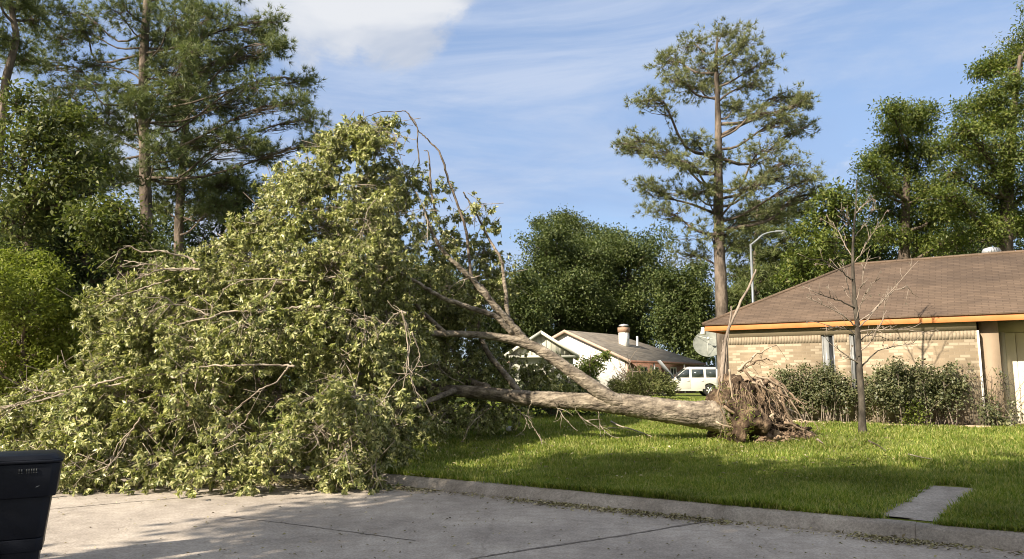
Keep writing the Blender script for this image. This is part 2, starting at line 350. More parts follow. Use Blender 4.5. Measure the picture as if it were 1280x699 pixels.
M['hood_under'] = pmat('hood_under', (0.20, 0.22, 0.24), (0.28, 0.30, 0.32), 4, rough=0.5)
M['tyre'] = pmat('tyre', (0.02, 0.02, 0.02), rough=0.85)
M['rim'] = pmat('rim', (0.62, 0.62, 0.62), rough=0.3, metal=0.7)
M['red_lens'] = pmat('red_lens', (0.35, 0.02, 0.02), rough=0.2)
M['clear_lens'] = pmat('clear_lens', (0.6, 0.62, 0.62), rough=0.1)
M['bin_plastic'] = pmat('bin_plastic', (0.0045, 0.006, 0.011), (0.008, 0.010, 0.017), 5, rough=0.5, spec=0.3, bump=0.1, bscale=90)
M['bin_mark'] = pmat('bin_mark', (0.035, 0.04, 0.045), rough=0.6)
M['bin_scratch'] = pmat('bin_scratch', (0.25, 0.26, 0.27), rough=0.6)
M['spoke'] = pmat('spoke', (0.055, 0.058, 0.064), rough=0.55)
M['fence_wood'] = pmat('fence_wood', (0.085, 0.055, 0.036), (0.17, 0.115, 0.08), 2.5, rough=0.9, stretch=(6, 6, 0.6), bump=0.3)
M['litter_white'] = pmat('litter_white', (0.70, 0.72, 0.74), (0.80, 0.80, 0.80), 20, rough=0.5)

# ------------------------------------------------------------------ mesh building
class MB:
    def __init__(self):
        self.v = []; self.f = []; self.n = 0
    def add(self, verts, *facesets):
        verts = np.asarray(verts, float).reshape(-1, 3)
        for fs in facesets:
            fs = np.asarray(fs, np.int64)
            if fs.size: self.f.append(fs + self.n)
        self.v.append(verts); self.n += len(verts)
        return self
    def polys(self, verts, faces):
        for f in faces: self.f.append(np.asarray([f], np.int64) + self.n)
        self.v.append(np.asarray(verts, float)); self.n += len(verts)
        return self
    def box(self, lo, hi, rz=0.0, org=(0, 0, 0), mat=None):
        (x0, y0, z0), (x1, y1, z1) = lo, hi
        v = np.array([(x0, y0, z0), (x1, y0, z0), (x1, y1, z0), (x0, y1, z0), (x0, y0, z1), (x1, y0, z1), (x1, y1, z1), (x0, y1, z1)], float)
        if mat is not None: v = v @ np.asarray(mat).T
        if rz:
            c, s = math.cos(rz), math.sin(rz); v[:, :2] = v[:, :2] @ np.array([[c, s], [-s, c]])
        v += np.asarray(org)
        return self.add(v, [(0, 3, 2, 1), (4, 5, 6, 7), (0, 1, 5, 4), (1, 2, 6, 5), (2, 3, 7, 6), (3, 0, 4, 7)])
    def extrude(self, prof, y0, y1, axis='y'):
        """closed profile of (a, b) swept along an axis; a->x, b->z for axis y; a->y, b->z for axis x; a->x, b->y for z"""
        n = len(prof); vs = []
        for t in (y0, y1):
            for a, b in prof:
                vs.append((a, t, b) if axis == 'y' else (t, a, b) if axis == 'x' else (a, b, t))
        fs = [(i, (i + 1) % n, n + (i + 1) % n, n + i) for i in range(n)]
        self.polys(vs, fs + [tuple(range(n))[::-1], tuple(range(n, 2 * n))])
        return self
    def lathe(self, prof, seg=24, M4=None, closed=False):
        """prof: (r, z) points about the z axis"""
        a = np.linspace(0, 2 * math.pi, seg, endpoint=False); pr = np.asarray(prof, float); k = len(pr)
        v = np.stack([np.outer(np.cos(a), pr[:, 0]), np.outer(np.sin(a), pr[:, 0]), np.tile(pr[:, 1], (seg, 1))], -1).reshape(-1, 3)
        if M4 is not None:
            A = np.array(M4); v = v @ A[:3, :3].T + A[:3, 3]
        fs = []
        kk = k if closed else k - 1
        for i in range(seg):
            j = (i + 1) % seg
            for q in range(kk):
                q2 = (q + 1) % k
                fs.append((i * k + q, j * k + q, j * k + q2, i * k + q2))
        return self.add(v, fs)
    def tube(self, pts, radii, sides=8, cap=True, rough=0.0, rng=None):
        pts = np.asarray(pts, float); k = len(pts)
        radii = np.broadcast_to(np.asarray(radii, float), (k,))
        tan = np.gradient(pts, axis=0); tan /= np.linalg.norm(tan, axis=1)[:, None] + 1e-12
        ref = np.array((0, 0, 1.0)) if abs(tan[0][2]) < 0.9 else np.array((1.0, 0, 0))
        u = np.cross(tan[0], ref); u /= np.linalg.norm(u)
        ang = np.linspace(0, 2 * math.pi, sides, endpoint=False); rings = []
        for i in range(k):
            u = u - tan[i] * np.dot(u, tan[i]); u /= np.linalg.norm(u) + 1e-12
            w = np.cross(tan[i], u)
            r = radii[i]
            if rough and rng is not None: r = r * (1 + rough * rng.uniform(-1, 1, sides))[:, None]
            rings.append(pts[i] + r * (np.cos(ang)[:, None] * u + np.sin(ang)[:, None] * w))
        v = np.concatenate(rings)
        i = np.arange(k - 1)[:, None] * sides; j = np.arange(sides)[None]; j2 = (j + 1) % sides
        q = np.stack([i + j, i + j2, i + sides + j2, i + sides + j], -1).reshape(-1, 4)
        self.add(v, q)
        if cap:
            self.f.append(np.array([list(range(sides))[::-1]]) + self.n - len(v))
            self.f.append(np.array([[(k - 1) * sides + t for t in range(sides)]]) + self.n - len(v))
        return self
    def tubes(self, PT, R, sides=3):
        """many tubes at once: PT (N,M,3), R (N,M)"""
        PT = np.asarray(PT, float); N_, M_, _ = PT.shape
        if N_ == 0: return self
        ax = PT[:, -1] - PT[:, 0]; ax /= np.linalg.norm(ax, axis=1)[:, None] + 1e-9
        ref = np.where(np.abs(ax[:, 2:3]) < 0.9, np.array([[0, 0, 1.0]]), np.array([[1.0, 0, 0]]))
        u = np.cross(ax, ref); u /= np.linalg.norm(u, axis=1)[:, None] + 1e-9
        w = np.cross(ax, u)
        ang = np.linspace(0, 2 * math.pi, sides, endpoint=False)
        ring = np.cos(ang)[None, :, None] * u[:, None] + np.sin(ang)[None, :, None] * w[:, None]
        V = PT[:, :, None, :] + R[:, :, None, None] * ring[:, None]
        base = (np.arange(N_) * M_ * sides)[:, None, None]
        i = (np.arange(M_ - 1) * sides)[None, :, None]; j = np.arange(sides)[None, None]; j2 = (j + 1) % sides
        q = np.stack([base + i + j, base + i + j2, base + i + sides + j2, base + i + sides + j], -1).reshape(-1, 4)
        return self.add(V.reshape(-1, 3), q)
    def build(self, name, mat, parent=None, smooth=False, local=False, label=None):
        me = bpy.data.meshes.new(name)
        V = np.concatenate(self.v)
        root = parent
        while root is not None and root.parent is not None: root = root.parent
        if root is not None and not local: V = V - np.array(root.location)
        me.vertices.add(len(V)); me.vertices.foreach_set('co', V.astype(np.float32).ravel())
        tot = np.concatenate([np.full(len(f), f.shape[1], np.int32) for f in self.f])
        idx = np.concatenate([f.ravel() for f in self.f]).astype(np.int32)
        me.loops.add(len(idx)); me.loops.foreach_set('vertex_index', idx)
        me.polygons.add(len(tot)); st = np.zeros(len(tot), np.int32); st[1:] = np.cumsum(tot)[:-1]
        me.polygons.foreach_set('loop_start', st); me.polygons.foreach_set('loop_total', tot)
        if smooth: me.polygons.foreach_set('use_smooth', np.ones(len(tot), bool))
        me.update(calc_edges=True); me.validate()
        me.materials.append(M[mat] if isinstance(mat, str) else mat)
        o = bpy.data.objects.new(name, me); COL.objects.link(o)
        if parent is not None: o.parent = parent
        if label: o['label'] = label
        return o
def bevel(o, w=0.01, seg=2):
    b = o.modifiers.new('bevel', 'BEVEL'); b.width = w; b.segments = seg; b.limit_method = 'ANGLE'; b.angle_limit = math.radians(40)
    return o
def thing(name, label, cat, loc=(0, 0, 0), rz=0.0, group=None):
    o = bpy.data.objects.new(name, None); o.empty_display_size = 0.3; COL.objects.link(o)
    o.location = Vector([float(c) for c in loc]); o.rotation_euler = (0, 0, rz); o['label'] = label; o['category'] = cat
    if group: o['group'] = group
    return o
def tag(o, label=None, cat=None, group=None, kind=None):
    if label: o['label'] = label
    if cat: o['category'] = cat
    if group: o['group'] = group
    if kind: o['kind'] = kind
    return o
def copy_tree(o, parent=None):
    c = o.copy(); COL.objects.link(c)
    if parent is not None: c.parent = parent
    for ch in list(o.children): copy_tree(ch, c)
    return c

def unit(a):
    a = np.asarray(a, float)
    return a / (np.linalg.norm(a, axis=-1, keepdims=True) + 1e-9)
def leaf_quads(mb, pos, d, nr, L_, W_, fold=0.25, droop=0.1):
    d = unit(d); side = unit(np.cross(d, nr)); n = np.cross(side, d)
    L_ = np.asarray(L_)[:, None]; W_ = np.asarray(W_)[:, None]
    mid = pos + d * L_ * 0.45
    v = np.stack([pos, mid + side * W_ * 0.5 + n * W_ * fold, pos + d * L_ - n * L_ * droop, mid - side * W_ * 0.5 + n * W_ * fold], 1)
    k = len(pos); q = np.arange(k * 4).reshape(k, 4)
    mb.add(v.reshape(-1, 3), q)
def curve(pts, n=24):
    """smooth Catmull-Rom line through points (k,m)"""
    pts = np.asarray(pts, float); k = len(pts)
    p = np.vstack([2 * pts[0] - pts[1], pts, 2 * pts[-1] - pts[-2]])
    t = np.linspace(0, k - 1 - 1e-6, n); i = t.astype(int); f = (t - i)[:, None]
    a, b, c, d = p[i], p[i + 1], p[i + 2], p[i + 3]
    return 0.5 * (2 * b + (c - a) * f + (2 * a - 5 * b + 4 * c - d) * f ** 2 + (3 * b - a - 3 * c + d) * f ** 3)

# ------------------------------------------------------------------ ground, road, kerb, path
def sheet(avals, svals, zf):
    A, S = np.meshgrid(avals, svals, indexing='ij'); X, Y = xy_of(A, S); Z = zf(X, Y, A, S)
    V = np.stack([X, Y, Z], -1).reshape(-1, 3); na, ns = A.shape
    i = np.arange(na - 1)[:, None] * ns; j = np.arange(ns - 1)[None]
    q = np.stack([i + j, i + ns + j, i + ns + j + 1, i + j + 1], -1).reshape(-1, 4)
    return MB().add(V, q)
GR = np.random.default_rng(5)
sv = np.concatenate([[-900, -300, -100, -40, -25, -ROAD_W - 0.3, -ROAD_W - 0.15, -ROAD_W + 0.05], [-0.2, 0.16, 0.22], np.arange(0.6, 16, 0.5), [18, 22, 28, 34, 40, 60, 100, 300, 900]])
av = np.concatenate([[-900, -300, -100, -50, -30, -24], np.arange(-20, 30, 1.0), [32, 40, 60, 120, 300, 900]])
def lawn_z(X, Y, A, S):
    z = gz(X, Y)
    z = np.where((S <= 0.16) & (S > -ROAD_W - 0.2), -0.12, z)
    bump = 0.012 * np.sin(X * 1.7 + 1.1 * np.sin(Y * 1.3)) * np.cos(Y * 1.9)
    return z + np.where(S > 0.5, bump, 0)
tag(sheet(av, sv, lawn_z).build('lawn', 'lawn_soil', smooth=True), kind='structure')
tag(sheet(np.linspace(-120, 120, 60), np.array([-ROAD_W - 0.15, -6, -3, 0.02]), lambda X, Y, A, S: X * 0).build('road', 'road'), kind='structure')
# kerb: rounded roll-over profile swept along the line, in sections with small gaps
kp = [(-0.02, -0.05), (-0.01, 0.004), (0.045, 0.05), (0.085, 0.105), (0.13, 0.135), (0.17, 0.147), (0.27, 0.15), (0.28, 0.10), (0.28, -0.05)]
kb = MB()
def kerb_run(a0, a1, flip=False):
    pr = kp
    n = len(pr); vs = []; steps = max(2, int((a1 - a0) / 0.6)); ts = np.linspace(a0, a1, steps)
    for a in ts:
        for (s, z) in pr:
            ss = s + GR.normal(0, 0.004) if not flip else -ROAD_W - 0.06 - s
            x, y = xy_of(a, ss); vs.append((x, y, z + (GR.normal(0, 0.003) if z > 0.02 else 0)))
    fs = []
    for i in range(steps - 1):
        for q in range(n - 1):
            fs.append((i * n + q, (i + 1) * n + q, (i + 1) * n + q + 1, i * n + q + 1))
    kb.add(vs, fs); kb.f.append(np.array([list(range(n))]) + kb.n - len(vs)); kb.f.append(np.array([list(range((steps - 1) * n, steps * n))[::-1]]) + kb.n - len(vs))
edges = [-60, -30, -18, -12, -6, -2.2, float(a_of(*G(905, 650)[:2])), float(a_of(*G(1145, 675)[:2])), 12, 20, 40, 80]
for a0, a1 in zip(edges[:-1], edges[1:]): kerb_run(a0 + 0.0015, a1 - 0.0015)
kerb_run(-60, 60, True)
tag(kb.build('kerb', 'kerb'), kind='structure')
# joints sawn in the concrete
def joint(pts, w, name='road_joint'):
    pts = np.array([G(px, py, 0.004) for px, py in pts]); c = curve(pts, 60)
    t = unit(np.gradient(c, axis=0)); n = np.stack([-t[:, 1], t[:, 0], t[:, 2] * 0], -1)
    ww = (w * (0.6 + 0.8 * GR.random(60)))[:, None]; c = c + n * GR.normal(0, 0.006, (60, 1))
    v = np.concatenate([c - n * ww / 2, c + n * ww / 2]); i = np.arange(59)
    tag(MB().add(v, np.stack([i, i + 1, 60 + i + 1, 60 + i], -1)).build(name, 'joint'), kind='structure')
joint([(560, 703), (660, 687), (760, 672), (850, 657), (905, 649)], 0.035)
joint([(30, 640), (68, 636), (158, 628), (294, 617), (380, 612)], 0.02)
joint([(279, 645), (357, 654), (411, 661), (520, 676)], 0.016)
# path that crosses the verge from the kerb to the house
pc_all = []
pm = MB(); g0_, g1_ = Gt(1131, 655), Gt(1194, 610)
pc = g0_ + (g1_ - g0_) * np.linspace(0, 1, 16)[:, None]; pc_all.append(pc)
pt_ = unit((g1_ - g0_) * np.array((1, 1, 0))); wd_ = np.array((KD[0], KD[1], 0)) * 0.33
pv = np.concatenate([pc - wd_, pc + wd_])
sv_ = s_of(pv[:, 0], pv[:, 1]); fix = np.maximum(0.262 - sv_, 0); pv[:, 0] += KN[0] * fix; pv[:, 1] += KN[1] * fix
pv[:, 2] = gz(pv[:, 0], pv[:, 1]) + 0.008
pi_ = np.arange(15); pm.add(pv, np.stack([pi_, pi_ + 1, 16 + pi_ + 1, 16 + pi_], -1))
pc = np.concatenate(pc_all)
tag(pm.build('path', 'kerb'), kind='structure')

# ------------------------------------------------------------------ tan brick house at right
UW = np.array((0.843, -0.538)); NW = np.array((0.538, 0.843)); RZ = math.atan2(UW[1], UW[0])
EC = P(881, 414, 19.3)                       # lower front left corner of the fascia
FL, FF = 0.55, 0.14                          # overhang left, front
HO = np.array((EC[0] + UW[0] * FL + NW[0] * FF, EC[1] + UW[1] * FL + NW[1] * FF, 0.0))
HB = 0.56                                    # base of the walls
HO[2] = HB
EZ = EC[2] - HB                              # fascia bottom in local height
def hx(px, y=0.0):
    """local x on the plane y where a pixel column meets it"""
    d = pix_dir(px, 470); o = HO[:2] + NW * y
    k = np.dot(o, NW) / (d.x * NW[0] + d.y * NW[1]); p = np.array((d.x * k, d.y * k))
    return float(np.dot(p - o, UW))
house = thing('brick_house', 'tan brick house with brown shingle hip roof and orange fascia', 'house', HO, RZ)
XP = hx(1229); XR = hx(1253); XE = XR + 5.2; DB = 5.4
xw = [hx(1029), hx(1045), hx(1064), hx(1073)]
WT = EZ + 0.10
w = MB()
sill = 0.55
segs = [(0.0, xw[0]), (xw[1], xw[2]), (xw[3], XP - 0.05)]
for a, b in segs: w.box((a, 0, -0.4), (b, 0.2, WT - 0.28))
for a, b in ((xw[0], xw[1]), (xw[2], xw[3])): w.box((a, 0.0, -0.4), (b, 0.2, sill))
w.box((0, 0.2, -0.4), (0.2, DB, WT - 0.28))
w.box((0.2, DB - 0.2, -0.4), (XE, DB, WT))
w.box((XE - 0.2, 0.95, -0.4), (XE, DB - 0.2, WT))
wall = w.build('wall', 'brick', house, local=True)
MB().box((-0.012, -0.012, WT - 0.28), (XP - 0.05, 0.2, WT + 0.06)).build('frieze_board', 'frieze', house, local=True)
MB().box((0, 0.2, WT - 0.28), (0.2, DB, WT + 0.06)).build('frieze_board', 'frieze', house, local=True)
for a, b in segs:
    sol = MB(); x = a + 0.012
    while x < b - 0.06:
        sol.box((x, -0.006, WT - 0.47), (x + 0.061, -0.002, WT - 0.287)); x += 0.070
    sol.build('soldier_course', 'brick_light', house, local=True)
for a, b in ((xw[0], xw[1]), (xw[2], xw[3])):
    f = MB(); t = 0.035
    f.box((a, 0.03, sill), (a + t, 0.12, WT - 0.28)); f.box((b - t, 0.03, sill), (b, 0.12, WT - 0.28))
    f.box((a + t, 0.03, sill), (b - t, 0.12, sill + t)); f.box((a + t, 0.03, WT - 0.28 - t), (b - t, 0.12, WT - 0.28))
    fr = f.build('window', 'window_grey', house, local=True)
    MB().box((a + t, 0.07, sill + t), (b - t, 0.09, WT - 0.28 - t)).build('pane', 'pane_dark', fr, local=True)
    MB().box((a + t, 0.05, sill + t), (a + (b - a) * 0.55, 0.066, WT - 0.28 - t)).build('blind', 'window_grey', fr, local=True)
MB().box((XP - 0.05, -0.014, -0.1), (XP - 0.01, 0.2, WT - 0.29)).build('corner_trim', 'white_trim', house, local=True)
MB().box((XP - 0.01, 0.20, -0.4), (XR, 1.15, WT + 0.05)).build('garage_pier', 'pier_paint', house, local=True)
rc = MB()
rc.box((XR, 0.95, 2.05), (XE - 0.2, 1.15, WT + 0.05)); rc.box((XR, 0.95, -0.4), (XR + 0.12, 1.15, 2.05))
rc.build('garage_wall', 'cream', house, local=True)
gd = MB(); gd.box((XR + 0.12, 1.05, -0.4), (XE - 0.2, 1.1, 2.05))
gdo = gd.build('garage_door', 'cream', house, local=True)
pn_ = MB(); x = XR + 0.125
while x < XE - 0.4:
    pn_.box((x, 1.032, -0.1), (x + 0.19, 1.047, 2.04)); x += 0.2
bevel(pn_.build('door_panel', 'cream', gdo, local=True), 0.004)
# soffit, fascia, roof
ex0, ex1 = -FL, XE + 0.4; ey0, ey1 = -FF, DB + FF
MB().box((ex0 + 0.03, ey0 + 0.03, EZ + 0.06), (ex1 - 0.03, 0.0 - 0.014, EZ + 0.075)).box((ex0 + 0.03, -0.014, EZ + 0.06), (-0.014, ey1 - 0.03, EZ + 0.075)).box((XP, 0.0, EZ + 0.06), (ex1 - 0.03, 0.95, EZ + 0.075)).build('soffit', 'soffit', house, local=True)
FH = 0.185
fa = MB()
fa.box((ex0, ey0, EZ), (ex1, ey0 + 0.028, EZ + FH)); fa.box((ex0, ey0 + 0.028, EZ), (ex0 + 0.028, ey1 - 0.028, EZ + FH)); fa.box((ex0, ey1 - 0.028, EZ), (ex1, ey1, EZ + FH))
bevel(fa.build('fascia', 'orange_paint', house, local=True), 0.004, 1)
rz0 = EZ + FH - 0.01
ymid = (-FF + DB + FF) / 2
rx = hx(1074, ymid); rp_ = HO[:2] + UW * rx + NW * ymid; rzr = P(1074, 331, rp_[1])[2] - HB
ox = 0.04
E = [(ex0 - ox, ey0 - ox, rz0), (ex1 + ox, ey0 - ox, rz0), (ex1 + ox, ey1 + ox, rz0), (ex0 - ox, ey1 + ox, rz0)]
ymid = (ey0 + ey1) / 2
R0, R1 = (rx, ymid, rzr), (ex1 + ox, ymid, rzr)
rf = MB().polys(E + [R0, R1], [(0, 1, 5, 4), (2, 3, 4, 5), (3, 0, 4), (1, 2, 5)])
up = [(x, y, z - 0.03) for x, y, z in E]
rf.polys(E + up, [(0, 4, 5, 1), (1, 5, 6, 2), (2, 6, 7, 3), (3, 7, 4, 0)])
roof = rf.build('roof', 'shingle_brown', house, local=True)
cap = MB()
for a, b in ((E[0], R0), (E[3], R0), (R0, R1)):
    cap.tube([np.array(a) + (0, 0, 0.0), np.array(b) + (0, 0, 0.0)], 0.05, 6)
cap.build('ridge_cap', 'shingle_brown', roof, local=True)
print('ROOF', rx, ymid, rzr, 'EZ', EZ, 'XP', XP)
# turbine vent
vx = hx(1253, ymid + 0.55)
tv = MB().lathe([(0.12, -0.4), (0.12, 0.0)], 18, Matrix.Translation((vx, ymid + 0.55, rzr + 0.02)))
tvo = tv.build('roof_vent', 'metal_galv', house, local=True, smooth=True)
tf = MB()
for i in range(20):
    a0 = 2 * math.pi * i / 20; prof = [(0.11, 0.0), (0.19, 0.06), (0.215, 0.13), (0.18, 0.2), (0.06, 0.235)]
    vs = []
    for (r, z) in prof:
        for da in (0.0, 0.26): vs.append((vx + r * (1.0 if da == 0 else 0.93) * math.cos(a0 + da), ymid + 0.55 + r * (1.0 if da == 0 else 0.93) * math.sin(a0 + da), rzr + 0.02 + z))
    tf.add(vs, [(2 * q, 2 * q + 1, 2 * q + 3, 2 * q + 2) for q in range(4)])
tf.lathe([(0.0, 0.245), (0.07, 0.235), (0.07, 0.225)], 16, Matrix.Translation((vx, ymid + 0.55, rzr + 0.02)))
tf.build('turbine', 'metal_galv', tvo, local=True)
# floodlight at the eave corner
fl = MB(); c0 = np.array((ex0 - 0.05, ey0 + 0.1, EZ + 0.1))
fl.tube([c0 + (0.05, 0, 0), c0 + (-0.01, -0.02, -0.03)], 0.03, 10)
fl.lathe([(0.0, 0.07), (0.045, 0.06), (0.05, 0.0), (0.085, -0.12), (0.07, -0.125), (0.0, -0.11)], 16, Matrix.Translation(c0 + (-0.02, -0.03, -0.06)))
fl.build('floodlight', 'white_gloss', house, local=True, smooth=True)
# low edging and bed in front of the wall
def hw(x, y, z=0.0):
    return np.array((HO[0] + UW[0] * x + NW[0] * y, HO[1] + UW[1] * x + NW[1] * y, HB + z))
bed = sheet_v = MB()
bed.box((0.6, -0.95, -0.3), (XP + 1.5, -0.0, 0.02))
bo = bed.build('planting_bed', 'soil', None)
bo.location = HO; bo.rotation_euler = (0, 0, RZ); tag(bo, kind='structure')
ed = thing('bed_edging', 'low tan stone edging along the foot of the brick house wall', 'edging', hw(0.7, -1.03), RZ)
x = 0.0; eb = MB(); ii = 0
while x < XP + 1.2:
    l = 0.36 + 0.1 * GR.random(); j = GR.normal(0, 0.008)
    eb.box((x, j, -0.3), (x + l - 0.012, 0.14 + j, 0.05 + GR.normal(0, 0.008))); x += l
bevel(eb.build('edging_stones', 'tan_paint', ed, local=True), 0.012)

# ------------------------------------------------------------------ white house far behind
wc = P(781, 449, 55); wz = gzf(wc[0], wc[1])
gdir = unit(np.array((0.77, -0.64))); fdir = unit(np.array((0.64, 0.77)))       # along the gable to the front corner; along the front
HD, LEN = 10.4, 11.5
rzw = math.atan2(fdir[1], fdir[0])
# local frame: x along the front (away right), y from front to back (=-gdir), origin at front corner
wh = thing('white_house', 'white walled house with grey hip roof and brick topped chimney', 'house', (wc[0], wc[1], wz), rzw)
eh = wc[2] - wz; rise = 2.35
gw = MB().extrude([(0, -0.3), (HD, -0.3), (HD, eh), (HD / 2, eh + rise - 0.05), (0, eh)], 0.0, 0.2, axis='x')
gw.build('gable_wall', 'brick_white', wh, local=True)
MB().box((0.2, 0, -0.3), (LEN, 0.2, eh)).box((0.2, HD - 0.2, -0.3), (LEN, HD, eh)).box((LEN - 0.2, 0.2, -0.3), (LEN, HD - 0.2, eh)).build('wall', 'brick_red', wh, local=True)
ov = 0.7; rg = 0.35
roofw = MB()
a = [(-rg, -ov, eh - 0.12), (LEN + ov, -ov, eh - 0.12), (LEN + ov, HD + ov, eh - 0.12), (-rg, HD + ov, eh - 0.12), (-rg, HD / 2, eh + rise), (LEN - 4.2, HD / 2, eh + rise)]
b_ = [(x, y, z - 0.14) for x, y, z in a]
roofw.polys(a + b_, [(0, 1, 5, 4), (2, 3, 4, 5), (1, 2, 5), (6, 10, 11, 7), (8, 11, 10, 9), (7, 11, 8), (0, 6, 7, 1), (1, 7, 8, 2), (2, 8, 9, 3)])
rw = roofw.build('roof', 'shingle_grey', wh, local=True)
bg_ = MB()
for (p, q) in (((-rg - 0.03, -ov, eh - 0.12), (-rg - 0.03, HD / 2, eh + rise)), ((-rg - 0.03, HD + ov, eh - 0.12), (-rg - 0.03, HD / 2, eh + rise))):
    p, q = np.array(p), np.array(q)
    vs = [p + (0, 0, 0.03), q + (0, 0, 0.03), q + (0, 0, -0.2), p + (0, 0, -0.2)]
    vs2 = [v + np.array((0.06, 0, 0)) for v in vs]
    bg_.polys(vs + vs2, [(0, 1, 2, 3), (7, 6, 5, 4), (0, 4, 5, 1), (1, 5, 6, 2), (2, 6, 7, 3), (3, 7, 4, 0)])
bg_.build('bargeboard', 'pink_trim', wh, local=True)
MB().box((-rg, -ov - 0.03, eh - 0.28), (LEN + ov, -ov + 0.0, eh - 0.1)).build('fascia', 'brown_trim', wh, local=True)
MB().box((0.05, -0.18, -0.2), (0.17, -0.06, eh - 0.15)).build('downpipe', 'pink_trim', wh, local=True)
for x in (2.2, 4.0, 7.0):
    wf = MB(); wf.box((x, -0.05, 0.9), (x + 1.0, -0.003, 0.97)); wf.box((x, -0.05, 2.0), (x + 1.0, -0.003, 2.07)); wf.box((x, -0.05, 0.97), (x + 0.07, -0.003, 2.0)); wf.box((x + 0.93, -0.05, 0.97), (x + 1.0, -0.003, 2.0)); wf.box((x + 0.47, -0.04, 0.97), (x + 0.53, -0.003, 2.0))
    wfo = wf.build('window', 'white_trim', wh, local=True)
    MB().box((x + 0.07, -0.025, 0.97), (x + 0.93, -0.005, 2.0)).build('pane', 'pane_dark', wfo, local=True)
dr = MB().box((5.5, -0.04, -0.1), (6.4, -0.004, 2.05)).build('door', 'brown_trim', wh, local=True)
MB().box((6.25, -0.09, 0.95), (6.31, -0.042, 1.08)).build('handle', 'metal_galv', dr, local=True)
for x in (3.2, 8.2):
    MB().box((x, -ov + 0.03, -0.2), (x + 0.11, -ov + 0.14, eh - 0.14)).build('porch_post', 'white_trim', wh, local=True)
lp = MB().lathe([(0.0, 0.25), (0.09, 0.22), (0.11, 0.0), (0.0, -0.03)], 12, Matrix.Translation((3.6, -0.15, 1.95)))
lp.build('porch_lantern', 'white_gloss', wh, local=True)
# chimney
cpos = P(780, 424, 60.0); ctop = P(780, 404.5, 60.0)[2] - wz
crel = cpos[:2] - wc[:2]; cx, cy = float(np.dot(crel, fdir)), float(-np.dot(crel, gdir))
MB().box((cx - 0.31, cy - 0.31, eh + 0.8), (cx + 0.31, cy + 0.31, ctop - 0.72)).build('chimney', 'brick_white', rw, local=True)
MB().box((cx - 0.36, cy - 0.36, ctop - 0.717), (cx + 0.36, cy + 0.36, ctop - 0.33)).build('chimney_collar', 'chimney_tan', rw, local=True)
MB().lathe([(0.22, 0.0), (0.22, 0.10), (0.42, 0.12), (0.35, 0.22), (0.0, 0.3)], 20, Matrix.Translation((cx, cy, ctop - 0.327))).build('chimney_cap', 'metal_galv', rw, local=True)
MB().lathe([(0.08, -0.6), (0.08, 0.15), (0.0, 0.17)], 12, Matrix.Translation((cx - 0.3, cy - 1.4, eh + 1.75))).build('vent_pipe', 'white_gloss', rw, local=True)

# grey green gabled house in front of it
ga = P(676.5, 414, 47); ge = P(724, 444, 46.6); gzz = gzf(ga[0], ga[1])
gh = thing('sage_house', 'sage green house with board and batten gable left of the white house', 'house', (ga[0], ga[1], gzz), math.radians(-4))
hwid = ge[0] - ga[0] - 0.35; ehg = ge[2] - gzz; pk = ga[2] - gzz
MB().box((-hwid, 0, -0.3), (hwid, 0.2, ehg)).box((-hwid, 0.2, -0.3), (-hwid + 0.2, 9, ehg)).box((hwid - 0.2, 0.2, -0.3), (hwid, 9, ehg)).box((-hwid, 9, -0.3), (hwid, 9.2, ehg)).build('wall', 'sage', gh, local=True)
gp = MB().extrude([(-hwid, ehg), (hwid, ehg), (0, pk - 0.15)], -0.05, 0.15, axis='y'); gpo = gp.build('gable_panel', 'sage_light', gh, local=True)
x = -hwid + 0.2
while x < hwid - 0.1:
    h_ = (pk - 0.15 - ehg) * (1 - abs(x) / hwid)
    if h_ > 0.1: MB().box((x - 0.025, -0.075, ehg + 0.02), (x + 0.025, -0.052, ehg + h_ - 0.05)).build('batten', 'sage', gpo, local=True)
    x += 0.3
oo = hwid + 0.4
rg_ = MB()
za = ehg - 0.02
for sgn in (-1, 1):
    p0, p1 = (sgn * oo, za), (0, pk)
    vs = [(p0[0], -0.4, p0[1]), (p1[0], -0.4, p1[1]), (p1[0], 9.4, p1[1]), (p0[0], 9.4, p0[1])]
    vs2 = [(x, y, z - 0.1) for x, y, z in vs]
    rg_.polys(vs + vs2, [(0, 1, 2, 3), (7, 6, 5, 4), (0, 4, 5, 1), (2, 6, 7, 3), (0, 3, 7, 4)])
rg_.build('roof', 'shingle_grey', gh, local=True)
bb = MB()
for sgn in (-1, 1):
    vs = [(sgn * oo, -0.43, za + 0.02), (0, -0.43, pk + 0.02), (0, -0.43, pk - 0.2), (sgn * oo, -0.43, za - 0.2)]
    vs2 = [(x, y + 0.028, z) for x, y, z in vs]
    bb.polys(vs + vs2, [(0, 1, 2, 3), (7, 6, 5, 4), (0, 4, 5, 1), (1, 5, 6, 2), (2, 6, 7, 3), (3, 7, 4, 0)])
bb.build('bargeboard', 'sage_light', gh, local=True)
MB().box((-oo, -0.4, ehg - 0.16), (oo, -0.06, ehg - 0.02)).build('cornice', 'sage_light', gh, local=True)
gdoor = MB().box((-1.7, -0.03, -0.2), (1.3, -0.003, 2.05)).build('garage_door', 'sage_light', gh, local=True)
MB().box((1.5, -0.04, 0.9), (1.95, -0.004, 1.9)).build('window', 'white_trim', gh, local=True)

